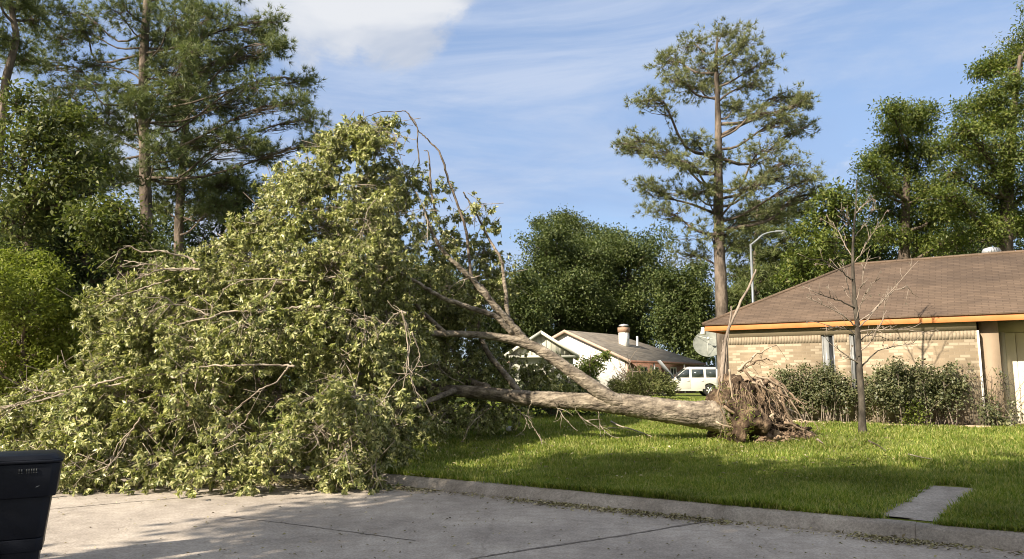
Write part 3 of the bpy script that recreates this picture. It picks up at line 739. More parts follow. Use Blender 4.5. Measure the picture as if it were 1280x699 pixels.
# house left behind the fallen crown
lh = thing('neighbour_house', 'grey roofed house glimpsed behind the left end of the fallen crown', 'house', (-15.5, 31, gzf(-15.5, 31)), math.radians(-20))
MB().box((-4.5, -3.5, -0.3), (4.5, 3.5, 2.4)).build('wall', 'brick_red', lh, local=True)
a = [(-5, -4, 2.35), (5, -4, 2.35), (5, 4, 2.35), (-5, 4, 2.35), (-2.2, 0, 4.2), (2.2, 0, 4.2)]
MB().polys(a, [(0, 1, 5, 4), (2, 3, 4, 5), (1, 2, 5), (3, 0, 4), (3, 2, 1, 0)]).build('roof', 'shingle_grey', lh, local=True)
MB().box((-1, -3.54, 0.8), (0.4, -3.503, 2.0)).build('window', 'white_trim', lh, local=True)
# wooden fence at far left
fn = thing('wooden_fence', 'dark weathered board fence in shade behind the left bush', 'fence', (-13.2, 18.6, gzf(-13.2, 18.6)), math.radians(-6))
fb = MB(); x = -5.0
while x < 6.5:
    fb.box((x, -0.012, 0.03 + GR.random() * 0.02), (x + 0.135, 0.012, 1.82 + GR.normal(0, 0.012))); x += 0.145
fb.build('board_panel', 'fence_wood', fn, local=True)
MB().box((-5, 0.014, 0.4), (6.5, 0.055, 0.5)).box((-5, 0.014, 1.4), (6.5, 0.055, 1.5)).build('rail', 'fence_wood', fn, local=True)
for x in (-4, -1.6, 0.8, 3.2, 5.6): MB().box((x, 0.058, -0.2), (x + 0.09, 0.15, 1.75)).build('post', 'fence_wood', fn, local=True)

# ------------------------------------------------------------------ white vehicle with its bonnet up
sp_ = P(884, 489, 50.0); sgz = gzf(sp_[0], sp_[1])
suv = thing('parked_car', 'white four door off road car parked with its bonnet raised', 'car', (sp_[0], sp_[1], sgz), math.radians(176))
# local: x forward, origin under the rear axle, near side is +y after the half turn
WB, RWh = 2.95, 0.385
def arc(cx, r, n=9): return [(cx + r * math.cos(t), 0.38 + r * math.sin(t)) for t in np.linspace(math.pi, 0, n)]
prof = [(-1.02, 0.45), (-0.95, 0.36)] + [(-0.47, 0.34)] + arc(0, 0.47)[0:] + [(0.47, 0.34), (WB - 0.47, 0.34)] + arc(WB, 0.47) + [(WB + 0.47, 0.36), (WB + 0.95, 0.40), (WB + 1.0, 0.62), (WB + 0.98, 1.02), (WB + 0.9, 1.10), (WB - 0.72, 1.12), (WB - 0.74, 1.16), (-0.98, 1.16), (-1.04, 1.0), (-1.06, 0.7)]
bd = MB().extrude(prof, -0.98, 0.98, axis='y'); body = bevel(bd.build('body', 'car_paint', suv, local=True), 0.05, 3)
lo = [(-1.0, 0.95), (WB - 0.62, 0.95), (WB - 0.62, -0.95), (-1.0, -0.95)]; hi_ = [(-0.86, 0.74), (WB - 1.55, 0.74), (WB - 1.55, -0.74), (-0.86, -0.74)]
cab = MB(); vs = [(x, y, 1.155) for x, y in lo] + [(x, y, 1.86) for x, y in hi_] + [(-0.72, 0.62, 1.92), (WB - 1.75, 0.62, 1.92), (WB - 1.75, -0.62, 1.92), (-0.72, -0.62, 1.92)]
cab.polys(vs, [(0, 1, 5, 4), (1, 2, 6, 5), (2, 3, 7, 6), (3, 0, 4, 7), (4, 5, 9, 8), (5, 6, 10, 9), (6, 7, 11, 10), (7, 4, 8, 11), (8, 9, 10, 11)])
bevel(cab.build('cabin', 'car_paint', suv, local=True), 0.03, 2)
def side_q(sgn, x0b, x0t, x1b, x1t, zb, zt, off):
    def yy(z): return sgn * (0.95 - (z - 1.155) / (1.86 - 1.155) * 0.21 + off)
    return [(x0b, yy(zb), zb), (x1b, yy(zb), zb), (x1t, yy(zt), zt), (x0t, yy(zt), zt)]
for sgn in (-1, 1):
    for (x0b, x0t, x1b, x1t) in ((-0.84, -0.70, 0.20, 0.20),):
        q = side_q(sgn, x0b, x0t, x1b, x1t, 1.22, 1.76, 0.006) + side_q(sgn, x0b, x0t, x1b, x1t, 1.22, 1.76, -0.02)
        MB().polys(q, [(0, 1, 2, 3), (7, 6, 5, 4), (0, 4, 5, 1), (1, 5, 6, 2), (2, 6, 7, 3), (3, 7, 4, 0)]).build('quarter_window', 'car_glass', suv, local=True)
    for (d0, d1, w0b, w0t, w1b, w1t) in ((0.30, 1.20, 0.36, 0.36, 1.14, 1.12), (1.22, 2.22, 1.30, 1.28, 2.18, 1.50)):
        dm = MB().box((d0, sgn * 0.975 if sgn > 0 else -0.992, 0.47), (d1, 0.992 if sgn > 0 else -0.975, 1.13))
        door = bevel(dm.build('door', 'car_paint', suv, local=True), 0.008, 2)
        MB().box((d0 + 0.08, sgn * 1.002 - 0.012, 0.98), (d0 + 0.24, sgn * 1.002 + 0.012, 1.02)).build('handle', 'car_paint', door, local=True)
        q = side_q(sgn, w0b, w0t, w1b, w1t, 1.22, 1.76, 0.008) + side_q(sgn, w0b, w0t, w1b, w1t, 1.22, 1.76, -0.02)
        MB().polys(q, [(0, 1, 2, 3), (7, 6, 5, 4), (0, 4, 5, 1), (1, 5, 6, 2), (2, 6, 7, 3), (3, 7, 4, 0)]).build('door_window', 'car_glass', door, local=True)
    MB().box((2.05, sgn * 1.10 - 0.09, 1.17), (2.17, sgn * 1.10 + 0.09, 1.36)).build('wing_mirror', 'car_black', suv, local=True)
    MB().box((-0.9, sgn * 0.66 - 0.02, 1.94), (1.2, sgn * 0.66 + 0.02, 1.98)).build('roof_rail', 'car_black', suv, local=True)
    MB().box((-1.08, sgn * 0.86 - 0.09, 0.80), (-1.02, sgn * 0.86 + 0.09, 1.14)).build('tail_light', 'red_lens', suv, local=True)
    MB().box((WB + 0.96, sgn * 0.72 - 0.2, 0.78), (WB + 1.02, sgn * 0.72 + 0.2, 0.98)).build('headlight', 'clear_lens', suv, local=True)
ws = [(WB - 0.62, -0.86, 1.18), (WB - 0.62, 0.86, 1.18), (WB - 1.49, 0.68, 1.80), (WB - 1.49, -0.68, 1.80)]
MB().polys([(x + 0.02, y, z) for x, y, z in ws], [(0, 1, 2, 3)]).build('windscreen', 'car_glass', suv, local=True)
MB().polys([(-1.0, -0.8, 1.25), (-1.0, 0.8, 1.25), (-0.895, 0.66, 1.78), (-0.895, -0.66, 1.78)], [(0, 3, 2, 1)]).build('rear_window', 'car_glass', suv, local=True)
MB().box((WB - 0.68, -0.8, 1.10), (WB + 0.85, 0.8, 1.13)).build('engine_bay', 'car_black', suv, local=True)
# raised bonnet hinged at the windscreen base
hb = MB(); ang = math.radians(52); c_, s_ = math.cos(ang), math.sin(ang)
pts = []
for (l, y) in ((0, -0.84), (0, 0.84), (1.0, 0.86), (1.5, 0.74), (1.5, -0.74), (1.0, -0.86)):
    pts.append((WB - 0.70 + l * c_, y, 1.17 + l * s_))
pts2 = [(x - s_ * 0.05, y, z + c_ * 0.05) for x, y, z in pts]
hb.polys(pts + pts2, [tuple(range(6))[::-1], tuple(range(6, 12))] + [(i, (i + 1) % 6, 6 + (i + 1) % 6, 6 + i) for i in range(6)])
bon = hb.build('bonnet', 'hood_under', suv, local=True)
MB().box((WB + 0.97, -0.5, 0.72), (WB + 1.02, 0.5, 0.98)).build('grille', 'car_black', suv, local=True)
bevel(MB().box((WB + 0.9, -0.97, 0.42), (WB + 1.08, 0.97, 0.66)).build('bumper', 'car_paint', suv, local=True), 0.04)
bevel(MB().box((-1.14, -0.97, 0.45), (-1.0, 0.97, 0.68)).build('bumper', 'car_paint', suv, local=True), 0.04)
for cx_ in (0, WB):
    for sgn in (-1, 1):
        m4 = Matrix.Translation((cx_, sgn * 0.86, RWh)) @ Matrix.Rotation(math.radians(90 * -sgn), 4, 'X')
        ty = MB().lathe([(0.24, -0.12), (0.34, -0.13), (0.385, -0.09), (0.385, 0.09), (0.34, 0.13), (0.25, 0.12)], 28, m4).build('wheel', 'tyre', suv, local=True, smooth=True)
        rm = MB(); rm.lathe([(0.25, 0.12), (0.25, 0.09), (0.225, 0.07), (0.225, -0.1)], 24, m4); rm.lathe([(0.0, 0.11), (0.06, 0.105), (0.07, 0.07)], 14, m4)
        for i in range(6):
            A = m4 @ Matrix.Rotation(i * math.pi / 3, 4, 'Z'); mm = np.array(A)
            v = np.array([(0.04, -0.035, 0.07), (0.24, -0.045, 0.08), (0.24, 0.045, 0.08), (0.04, 0.035, 0.07), (0.04, -0.03, 0.10), (0.24, -0.035, 0.105), (0.24, 0.035, 0.105), (0.04, 0.03, 0.10)])
            v = v @ mm[:3, :3].T + mm[:3, 3]; rm.add(v, [(4, 5, 6, 7), (0, 1, 5, 4), (1, 2, 6, 5), (2, 3, 7, 6), (3, 0, 4, 7)])
        rm.build('rim', 'rim', ty, local=True)

# ------------------------------------------------------------------ satellite dish, street lamp
dp = P(886, 431, 30.0)
sd = thing('satellite_dish', 'large grey mesh satellite dish on a steel mast behind the pine', 'satellite dish', (dp[0] + 0.35, dp[1] + 0.2, gzf(dp[0], dp[1])))
dn = unit(np.array((-0.25, -0.85, 0.45))); q = Vector(dn).to_track_quat('Z', 'Y').to_matrix().to_4x4(); dm4 = Matrix.Translation(Vector(dp)) @ q
R_ = 0.60
pr = [(r, 0.28 * r * r) for r in np.linspace(0.02, R_, 8)]
ds = MB().lathe(pr, 36, dm4); ds.lathe([(r, 0.28 * r * r - 0.012) for r in np.linspace(0.02, R_, 8)], 36, dm4)
ds.tube([np.array(dm4 @ Vector((R_ * math.cos(t), R_ * math.sin(t), 0.28 * R_ * R_))) for t in np.linspace(0, 2 * math.pi, 37)], 0.015, 5)
dish_o = ds.build('reflector', 'dish', sd, smooth=True)
fa_ = MB()
for t in (0.4, 2.5, 4.6): fa_.tube([np.array(dm4 @ Vector((R_ * 0.95 * math.cos(t), R_ * 0.95 * math.sin(t), 0.25 * R_))), np.array(dm4 @ Vector((0, 0, 0.5)))], 0.008, 5)
fa_.tube([np.array(dm4 @ Vector((0, 0, 0.40))), np.array(dm4 @ Vector((0, 0, 0.56)))], 0.045, 10)
fa_.build('feed_arm', 'white_gloss', sd)
mt = MB(); mb0 = np.array((dp[0] + 0.35, dp[1] + 0.2)); zt = dp[2] - 0.1
mt.tube([(mb0[0], mb0[1], gzf(*mb0) - 0.2), (mb0[0], mb0[1], zt)], 0.055, 12)
mt.tube([(mb0[0], mb0[1], zt), tuple(dp + np.array((0.03, 0.10, -0.02)))], 0.05, 8)
mt.build('mast', 'metal_galv', sd)

lb = P(945.5, 470, 26.0); lz = gzf(lb[0], lb[1]); lt = P(945.5, 305, 26.0)
sl = thing('street_lamp', 'tall pale metal street lamp with curved arm above the brown roof', 'street lamp', (lb[0], lb[1], lz))
MB().tube([(lb[0], lb[1], lz - 0.1), (lb[0], lb[1], lt[2])], [0.062, 0.038], 12).build('pole', 'lamp_metal', sl, smooth=True)
ap = curve(np.array([(lb[0], lb[1], lt[2] - 0.05), P(947.5, 299, 26), P(954, 293.5, 26), P(963, 290.5, 26), P(971, 289.5, 26)]), 20)
MB().tube(ap, np.linspace(0.04, 0.028, 20), 8).build('arm', 'lamp_metal', sl, smooth=True)
hd = MB(); h0 = P(969, 290, 26.0); 
for (t0, t1) in ((0, 1),):
    n_ = 9; vs = []; fs = []
    for i in range(n_):
        t = i / (n_ - 1); wv = 0.085 * (0.55 + 0.9 * math.sin(math.pi * min(1, 0.25 + 0.7 * t))) ; hh = 0.058 * (0.6 + 0.6 * math.sin(math.pi * (0.15 + 0.75 * t)))
        for k_ in range(8):
            a = 2 * math.pi * k_ / 8; vs.append((h0[0] + 0.40 * t, h0[1] + wv * math.cos(a), h0[2] + hh * math.sin(a) * (1 if math.sin(a) > 0 else 0.6) - 0.01 * t))
    for i in range(n_ - 1):
        for k_ in range(8): fs.append((i * 8 + k_, i * 8 + (k_ + 1) % 8, (i + 1) * 8 + (k_ + 1) % 8, (i + 1) * 8 + k_))
    hd.polys(vs, fs + [tuple(range(8))[::-1], tuple(range((n_ - 1) * 8, n_ * 8))])
hd.build('lamp_head', 'lamp_metal', sl, smooth=True)
MB().lathe([(0.0, -0.07), (0.08, -0.05), (0.10, 0.0)], 14, Matrix.Translation((h0[0] + 0.26, h0[1], h0[2] - 0.035))).build('lens', 'clear_lens', sl, smooth=True)
MB().lathe([(0.17, 0.0), (0.17, 0.12), (0.11, 0.2)], 14, Matrix.Translation((lb[0], lb[1], lz))).build('base_flange', 'lamp_metal', sl)

# ------------------------------------------------------------------ standing trees
def trunk_at(tp, z):
    zs = tp[:, 2]; z = np.clip(z, zs[0], zs[-1])
    return np.array([np.interp(z, zs, tp[:, i]) for i in range(4)])
def make_tree(name, label, trunk, clumps, kind, leaf, bark, seed, cat='tree', group=None, n_sub=30, n_leaf=22, L=0.2, W=0.09, spread=0.28,
              sub_twigs=True, needle_n=16, low=0.25, limb_r=0.5, droop=-0.25, rise=0.35, parent_name=('trunk', 'crown'), sides=10, shell=0.45):
    """trunk: rows of (x,y,z,r) from the base up; clumps: rows of (x,y,z,rx,ry,rz)"""
    rng = np.random.default_rng(seed)
    tp = curve(np.asarray(trunk, float), max(12, len(trunk) * 4))
    root = thing(name, label, cat, tp[0][:3], 0, group)
    tb = MB(); tb.tube(tp[:, :3], np.maximum(tp[:, 3], 0.006), sides, rough=0.06, rng=rng)
    H0, H1 = tp[0][2], tp[-1][2]
    lf = MB()
    PT, RR = [], []
    lp_, ld_, ln_, ll_, lw_ = [], [], [], [], []
    for c in clumps:
        c = np.asarray(c, float); ctr, rad = c[:3], c[3:6]
        hd_ = np.hypot(*(ctr[:2] - trunk_at(tp, ctr[2])[:2]))
        za = ctr[2] - rise * hd_ - rad[2] * 0.5
        za = np.clip(za, H0 + (H1 - H0) * low, H1 - 0.02 * (H1 - H0))
        at = trunk_at(tp, za)
        p0 = at[:3]; v = ctr - p0; dist = np.linalg.norm(v)
        r0 = min(at[3] * 0.75, 0.02 + limb_r * 0.055 * dist ** 0.75)
        m1 = p0 + v * 0.35 + np.array((0, 0, -0.10 * dist * rng.uniform(0.0, 1.3))) + rng.normal(0, 0.05, 3) * dist
        m2 = p0 + v * 0.72 + np.array((0, 0, 0.04 * dist)) + rng.normal(0, 0.04, 3) * dist
        lc = curve(np.array([p0, m1, m2, ctr]), 10)
        tb.tube(lc, np.linspace(r0, max(0.012, r0 * 0.25), 10), 6)
        n = max(4, int(n_sub * (rad[0] * rad[1] * rad[2]) ** (1 / 3) ** 1.0)) if n_sub < 0 else n_sub
        dv = unit(rng.normal(size=(n, 3))); rr = rng.random(n) ** shell
        e = ctr + dv * rr[:, None] * rad
        al = rng.random(n) < 0.30; ki = rng.integers(4, 9, n)
        e = np.where(al[:, None], lc[ki] + dv * rr[:, None] * rad * 0.55 + np.array((0, 0, 0.2)) * rad, e)
        if sub_twigs:
            k_ = rng.integers(5, 10, n); s0 = lc[k_]; mid = (s0 + e) / 2 + rng.normal(0, 0.06, (n, 3)) * np.linalg.norm(e - s0, axis=1)[:, None] - np.array((0, 0, 0.05))
            PT.append(np.stack([s0, mid, e], 1)); rt = max(0.008, r0 * 0.22); RR.append(np.tile(np.array((rt, rt * 0.7, rt * 0.35)), (n, 1)))
        out = unit(dv * 0.8 + np.array((0, 0, 0.35)) + rng.normal(0, 0.25, (n, 3)))
        if kind == 'needle':
            # several tufts by each twig end, each a brush of long thin needles
            m = n_leaf
            tcn = np.repeat(e, m, 0) + rng.normal(0, spread, (n * m, 3)) * np.array((1, 1, 0.6)); to = unit(np.repeat(out, m, 0) + rng.normal(0, 0.45, (n * m, 3)))
            pp = np.repeat(tcn, needle_n, 0); dd = unit(np.repeat(to, needle_n, 0) * 0.85 + rng.normal(0, 0.5, (n * m * needle_n, 3)))
            lp_.append(pp); ld_.append(dd); ln_.append(rng.normal(size=dd.shape)); k = len(pp)
            ll_.append(L * rng.uniform(0.7, 1.2, k)); lw_.append(W * rng.uniform(0.8, 1.2, k))
        else:
            m = n_leaf; pp = np.repeat(e, m, 0) + rng.normal(0, spread, (n * m, 3)) * np.array((1, 1, 0.75))
            dd = unit(np.repeat(out, m, 0) * 0.6 + rng.normal(0, 0.6, (n * m, 3)) + np.array((0, 0, droop)))
            nn = unit(np.array((0, 0, 0.9)) + np.repeat(out, m, 0) * 0.5 + rng.normal(0, 0.45, (n * m, 3)))
            lp_.append(pp); ld_.append(dd); ln_.append(nn); k = len(pp); sc = rng.uniform(0.65, 1.25, k); ll_.append(L * sc); lw_.append(W * sc)
    pos = np.concatenate(lp_); keep = pos[:, 2] > gz(pos[:, 0], pos[:, 1]) + 0.05
    dd, nn, ll, lw = (np.concatenate(q)[keep] for q in (ld_, ln_, ll_, lw_)); pos = pos[keep]
    if kind == 'needle':
        sd_ = unit(np.cross(dd, nn)); v = np.stack([pos - sd_ * lw[:, None] / 2, pos + sd_ * lw[:, None] / 2, pos + dd * ll[:, None]], 1)
        lf.add(v.reshape(-1, 3), np.arange(len(pos) * 3).reshape(-1, 3))
    else:
        leaf_quads(lf, pos, dd, nn, ll, lw)
    if PT:
        tb.tubes(np.concatenate(PT), np.concatenate(RR), 4)
    tb.build(parent_name[0], bark, root, smooth=True)
    lf.build(parent_name[1], leaf, root)
    return root
def px_clumps(rows, depth, spread, rng, zr=None, flat=1.0):
    out = []
    for (px, py, rx_, ry_) in rows:
        d = depth + rng.normal(0, spread); p = P(px, py, d); k = d / FPX
        out.append((p[0], p[1], p[2], rx_ * k, rx_ * k * 0.85, ry_ * k * flat))
    return out
def px_trunk(rows, depth):
    out = []
    for i, r in enumerate(rows):
        px, py, rp = r[:3]; d = depth + (r[3] if len(r) > 3 else 0)
        p = P(px, py, d); 
        if i == 0: p[2] = gzf(p[0], p[1]) - 0.15
        out.append((p[0], p[1], p[2], rp * d / FPX))
    return out
def shell_clumps(ctr, rad, n, rng, cr=(0.26, 0.42), lowcut=-0.75, inner=0.55):
    out = []
    ctr, rad = np.asarray(ctr, float), np.asarray(rad, float)
    i = 0
    while len(out) < n:
        # spread by golden angle with jitter so the crown closes evenly yet stays lumpy
        t = (i + 0.5) / n; zz = 1 - 2 * t; ph = i * 2.39996 + rng.normal(0, 0.3); i += 1
        if i > n * 3: break
        zz = np.clip(zz + rng.normal(0, 0.12), -1, 1); rr = math.sqrt(max(0, 1 - zz * zz))
        if zz < lowcut: 
            zz = lowcut * rng.random()
        k = rng.uniform(inner, 0.92); p = ctr + rad * np.array((rr * math.cos(ph), rr * math.sin(ph), zz)) * k
        c = rng.uniform(*cr) * rad.mean(); out.append((p[0], p[1], p[2], c * 1.1, c * 1.1, c * 0.85))
        if i >= n: break
    return out

R1_ = np.random.default_rng(11)
# tall lone pine
rp_rows = [(905, 41, 40, 12), (859, 59, 28, 15), (831, 79, 25, 13), (932, 50, 22, 13), (953, 79, 24, 15), (914, 73, 34, 15), (877, 84, 35, 16), (845, 100, 28, 12), (862, 112, 38, 14), (809, 125, 27, 12),
           (893, 107, 28, 17), (946, 103, 30, 14), (996, 121, 26, 11), (1008, 128, 12, 8), (958, 143, 40, 12), (925, 135, 26, 14), (1003, 160, 20, 11), (980, 152, 22, 10), (799, 176, 31, 11), (784, 182, 16, 9), (831, 192, 28, 13), (859, 202, 36, 14),
           (893, 200, 30, 15), (863, 174, 26, 11), (958, 185, 38, 15), (990, 204, 30, 14), (975, 222, 40, 14), (1012, 224, 28, 12), (941, 233, 32, 14), (811, 234, 26, 11), (850, 240, 34, 13), (829, 262, 34, 12), (879, 238, 28, 14),
           (932, 268, 42, 18), (975, 268, 36, 15), (880, 292, 42, 18), (925, 300, 34, 16), (860, 318, 28, 14), (1020, 240, 20, 10)]
make_tree('pine_tree', 'tall lone pine with flat tiered crown behind the brown roofed house', px_trunk([(905, 470, 8.0), (903, 400, 7.8), (900, 330, 7.2), (898, 260, 6.2), (898, 190, 5.0), (897, 130, 3.6), (895, 80, 2.6), (897, 45, 1.0)], 28.0),
          px_clumps([(a, b, c * 1.12, d * 1.12) for a, b, c, d in rp_rows], 28.0, 1.1, R1_), 'needle', 'needle', 'bark_pine', 21, n_sub=44, n_leaf=3, L=0.22, W=0.019, spread=0.11, needle_n=18, low=0.35, limb_r=0.34, rise=0.35)
# big pine at left, its crown cut by the frame
lrows = [(330, 30, 120, 60), (180, 40, 80, 50), (230, 90, 80, 45), (420, 40, 80, 50), (520, 60, 105, 60), (640, 45, 65, 50), (610, 115, 85, 60), (560, 150, 80, 50), (690, 135, 70, 50), (690, 205, 100, 60), (750, 255, 80, 55), (620, 255, 80, 50), (655, 325, 65, 35), (730, 305, 80, 40), (250, 195, 105, 55), (190, 255, 85, 45), (330, 255, 80, 45), (290, 330, 80, 45), (230, 400, 70, 40), (300, 440, 65, 40), (365, 395, 60, 40),
         (790, 62, 38, 24), (765, 105, 30, 22), (815, 135, 28, 20), (745, 165, 40, 26), (880, 238, 44, 28), (850, 300, 46, 28), (905, 345, 48, 26), (930, 410, 30, 22), (770, 455, 46, 26), (738, 415, 40, 26), (150, 120, 60, 40), (120, 190, 50, 40), (200, 330, 55, 36), (170, 400, 45, 34), (250, 480, 50, 34), (150, 300, 50, 36), (330, 520, 45, 34), (280, 540, 45, 32), (430, 180, 60, 50), (480, 200, 70, 45), (450, 300, 60, 42), (545, 335, 62, 42), (470, 430, 60, 42), (600, 425, 64, 38), (560, 480, 60, 36), (395, 300, 55, 40), (660, 400, 60, 34), (540, 250, 70, 45), (455, 110, 70, 45),
         (420, -60, 150, 60), (560, -70, 130, 70), (300, -90, 130, 70), (460, -170, 130, 70), (370, -240, 90, 60), (180, -50, 90, 50), (680, -40, 80, 50)]
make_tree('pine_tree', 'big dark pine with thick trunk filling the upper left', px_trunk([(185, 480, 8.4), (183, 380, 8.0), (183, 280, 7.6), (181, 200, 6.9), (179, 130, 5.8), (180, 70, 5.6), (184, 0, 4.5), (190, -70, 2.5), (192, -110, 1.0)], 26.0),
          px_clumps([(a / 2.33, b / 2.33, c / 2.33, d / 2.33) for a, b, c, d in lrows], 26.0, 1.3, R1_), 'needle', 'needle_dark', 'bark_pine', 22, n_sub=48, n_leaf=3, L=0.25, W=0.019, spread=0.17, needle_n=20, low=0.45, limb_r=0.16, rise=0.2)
# second pine behind it
l2 = [(480, 345, 70, 50), (520, 430, 85, 60), (580, 540, 85, 50), (650, 540, 70, 40), (690, 515, 60, 35), (500, 550, 60, 50), (450, 600, 60, 50), (730, 560, 50, 35), (600, 610, 70, 40), (540, 280, 70, 50), (600, 200, 80, 50), (520, 120, 80, 50), (560, 30, 80, 50), (640, 600, 60, 40), (420, 500, 50, 40)]
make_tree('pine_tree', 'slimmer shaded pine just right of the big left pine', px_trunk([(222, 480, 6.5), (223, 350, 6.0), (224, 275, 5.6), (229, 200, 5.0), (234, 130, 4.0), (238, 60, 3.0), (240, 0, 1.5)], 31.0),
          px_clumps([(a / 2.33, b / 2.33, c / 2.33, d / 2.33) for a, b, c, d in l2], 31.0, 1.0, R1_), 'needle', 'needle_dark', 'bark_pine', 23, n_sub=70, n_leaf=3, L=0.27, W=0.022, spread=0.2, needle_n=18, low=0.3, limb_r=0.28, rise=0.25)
# crooked tree at the far left edge
l3 = [(60, 20, 60, 40), (110, 60, 60, 40), (30, 130, 50, 35), (-60, 60, 70, 50), (-40, -40, 80, 60), (70, 170, 60, 35), (120, -10, 60, 40), (20, -60, 60, 50), (-80, 170, 60, 40)]
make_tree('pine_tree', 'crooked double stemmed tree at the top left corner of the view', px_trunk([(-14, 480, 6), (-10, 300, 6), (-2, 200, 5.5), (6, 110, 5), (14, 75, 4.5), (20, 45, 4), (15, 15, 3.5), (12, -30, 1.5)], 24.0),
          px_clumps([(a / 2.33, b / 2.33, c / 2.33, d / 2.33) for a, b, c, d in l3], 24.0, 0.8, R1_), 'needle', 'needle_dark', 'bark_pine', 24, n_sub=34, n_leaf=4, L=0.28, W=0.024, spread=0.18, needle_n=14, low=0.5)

# leafy trees at left
def broad(label, trunk_px, rows, depth, leaf, seed, dspread=0.8, group=None, name='leafy_tree', **kw):
    rng = np.random.default_rng(seed + 900); g_ = kw.pop('grow', 1.0); rows = [(a, b, c * g_, d * g_) for a, b, c, d in rows]
    a = dict(n_sub=26, n_leaf=26, L=0.17, W=0.075, spread=0.22, bark_='bark_dark'); a.update(kw); bark = a.pop('bark_')
    return make_tree(name, label, px_trunk(trunk_px, depth), px_clumps(rows, depth, dspread, rng), 'broad', leaf, bark, seed, group=group, **a)
broad('airy leafy tree with dark gaps at the left edge below the pines', [(40, 490, 7), (38, 380, 6), (34, 290, 5), (30, 200, 3), (28, 150, 1)],
      [(20, 130, 34, 24), (40, 175, 36, 26), (10, 200, 40, 28), (30, 240, 40, 26), (62, 225, 26, 20), (5, 270, 45, 30), (45, 285, 40, 28), (80, 260, 24, 18), (20, 320, 45, 30), (-30, 250, 50, 60), (60, 150, 22, 16), (-30, 160, 40, 40), (85, 195, 26, 20), (105, 225, 26, 20), (70, 180, 22, 16), (120, 205, 20, 14), (95, 150, 18, 12)], 21.5, 'leaf_left', 31, 0.6)
broad('dark understorey tree between the left bush and the pine trunk', [(105, 490, 6), (104, 400, 5), (108, 320, 4), (112, 250, 2.5), (115, 220, 1)],
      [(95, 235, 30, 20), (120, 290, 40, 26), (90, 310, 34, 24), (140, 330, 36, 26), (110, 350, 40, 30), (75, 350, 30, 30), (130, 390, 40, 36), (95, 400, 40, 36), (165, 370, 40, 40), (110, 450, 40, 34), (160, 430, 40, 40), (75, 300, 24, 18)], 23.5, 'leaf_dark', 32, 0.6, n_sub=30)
broad('yellowish leafy tree with sunlit top before the pine trunk', [(150, 490, 5), (150, 400, 4.5), (150, 320, 3), (150, 260, 1)],
      [(140, 258, 28, 15), (160, 275, 30, 17), (115, 275, 24, 14), (128, 300, 28, 18), (172, 300, 22, 18), (195, 320, 26, 18), (150, 325, 34, 18), (215, 345, 30, 25), (100, 268, 14, 10)], 20.5, 'leaf_left', 33, 0.4, L=0.15)
broad('dark leafy tree behind the middle of the fallen crown', [(270, 490, 7), (272, 400, 6), (276, 320, 4), (280, 270, 1.5)],
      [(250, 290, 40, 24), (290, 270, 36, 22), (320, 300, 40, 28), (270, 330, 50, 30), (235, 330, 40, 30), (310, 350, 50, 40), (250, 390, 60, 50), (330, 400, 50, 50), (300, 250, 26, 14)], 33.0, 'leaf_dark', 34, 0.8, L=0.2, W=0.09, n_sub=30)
# yellow green bush at left
brow = [(20, 345, 34, 22), (60, 350, 30, 20), (90, 385, 22, 18), (30, 385, 40, 26), (70, 400, 34, 24), (0, 400, 40, 40), (45, 430, 40, 28), (85, 425, 22, 20), (15, 455, 40, 30), (60, 460, 34, 26), (-20, 350, 40, 30), (-40, 430, 60, 60), (90, 455, 18, 20), (0, 490, 40, 25), (50, 490, 40, 22), (10, 330, 20, 12), (45, 328, 16, 10)]
broad('rounded yellow green bush at the left edge behind the fallen crown', [(30, 500, 5), (30, 450, 4), (30, 400, 3), (32, 350, 1)], brow, 17.5, 'leaf_bush', 35, 0.5, name='large_bush', cat='bush', n_sub=46, n_leaf=44, L=0.10, W=0.045, spread=0.15, low=0.1, parent_name=('stem', 'foliage'))

# trees at right behind the house
broad('tall leafy tree rising above the right end of the brown roof', [(1258, 490, 13), (1257, 400, 12), (1256, 320, 10), (1258, 270, 8), (1262, 200, 6), (1268, 130, 4), (1275, 70, 2)],
      [(1270, 62, 26, 18), (1245, 80, 22, 14), (1228, 88, 12, 8), (1262, 105, 26, 16), (1240, 122, 20, 10), (1280, 130, 40, 26), (1255, 150, 26, 16), (1212, 135, 22, 12), (1226, 155, 24, 14), (1205, 165, 24, 15), (1250, 180, 30, 18), (1275, 190, 30, 20), (1180, 185, 24, 14), (1215, 195, 28, 16), (1245, 215, 30, 18), (1280, 230, 30, 22), (1190, 215, 26, 16), (1225, 240, 30, 18), (1205, 260, 28, 16), (1180, 245, 26, 16), (1260, 260, 30, 18), (1240, 285, 30, 16), (1285, 280, 30, 25), (1330, 120, 50, 50), (1340, 220, 50, 50), (1300, 40, 30, 25), (1310, 10, 40, 20)], 29.0, 'leaf_pecan', 41, 1.0, grow=0.98, n_sub=40, n_leaf=36, L=0.15, W=0.058, spread=0.22, limb_r=0.7)
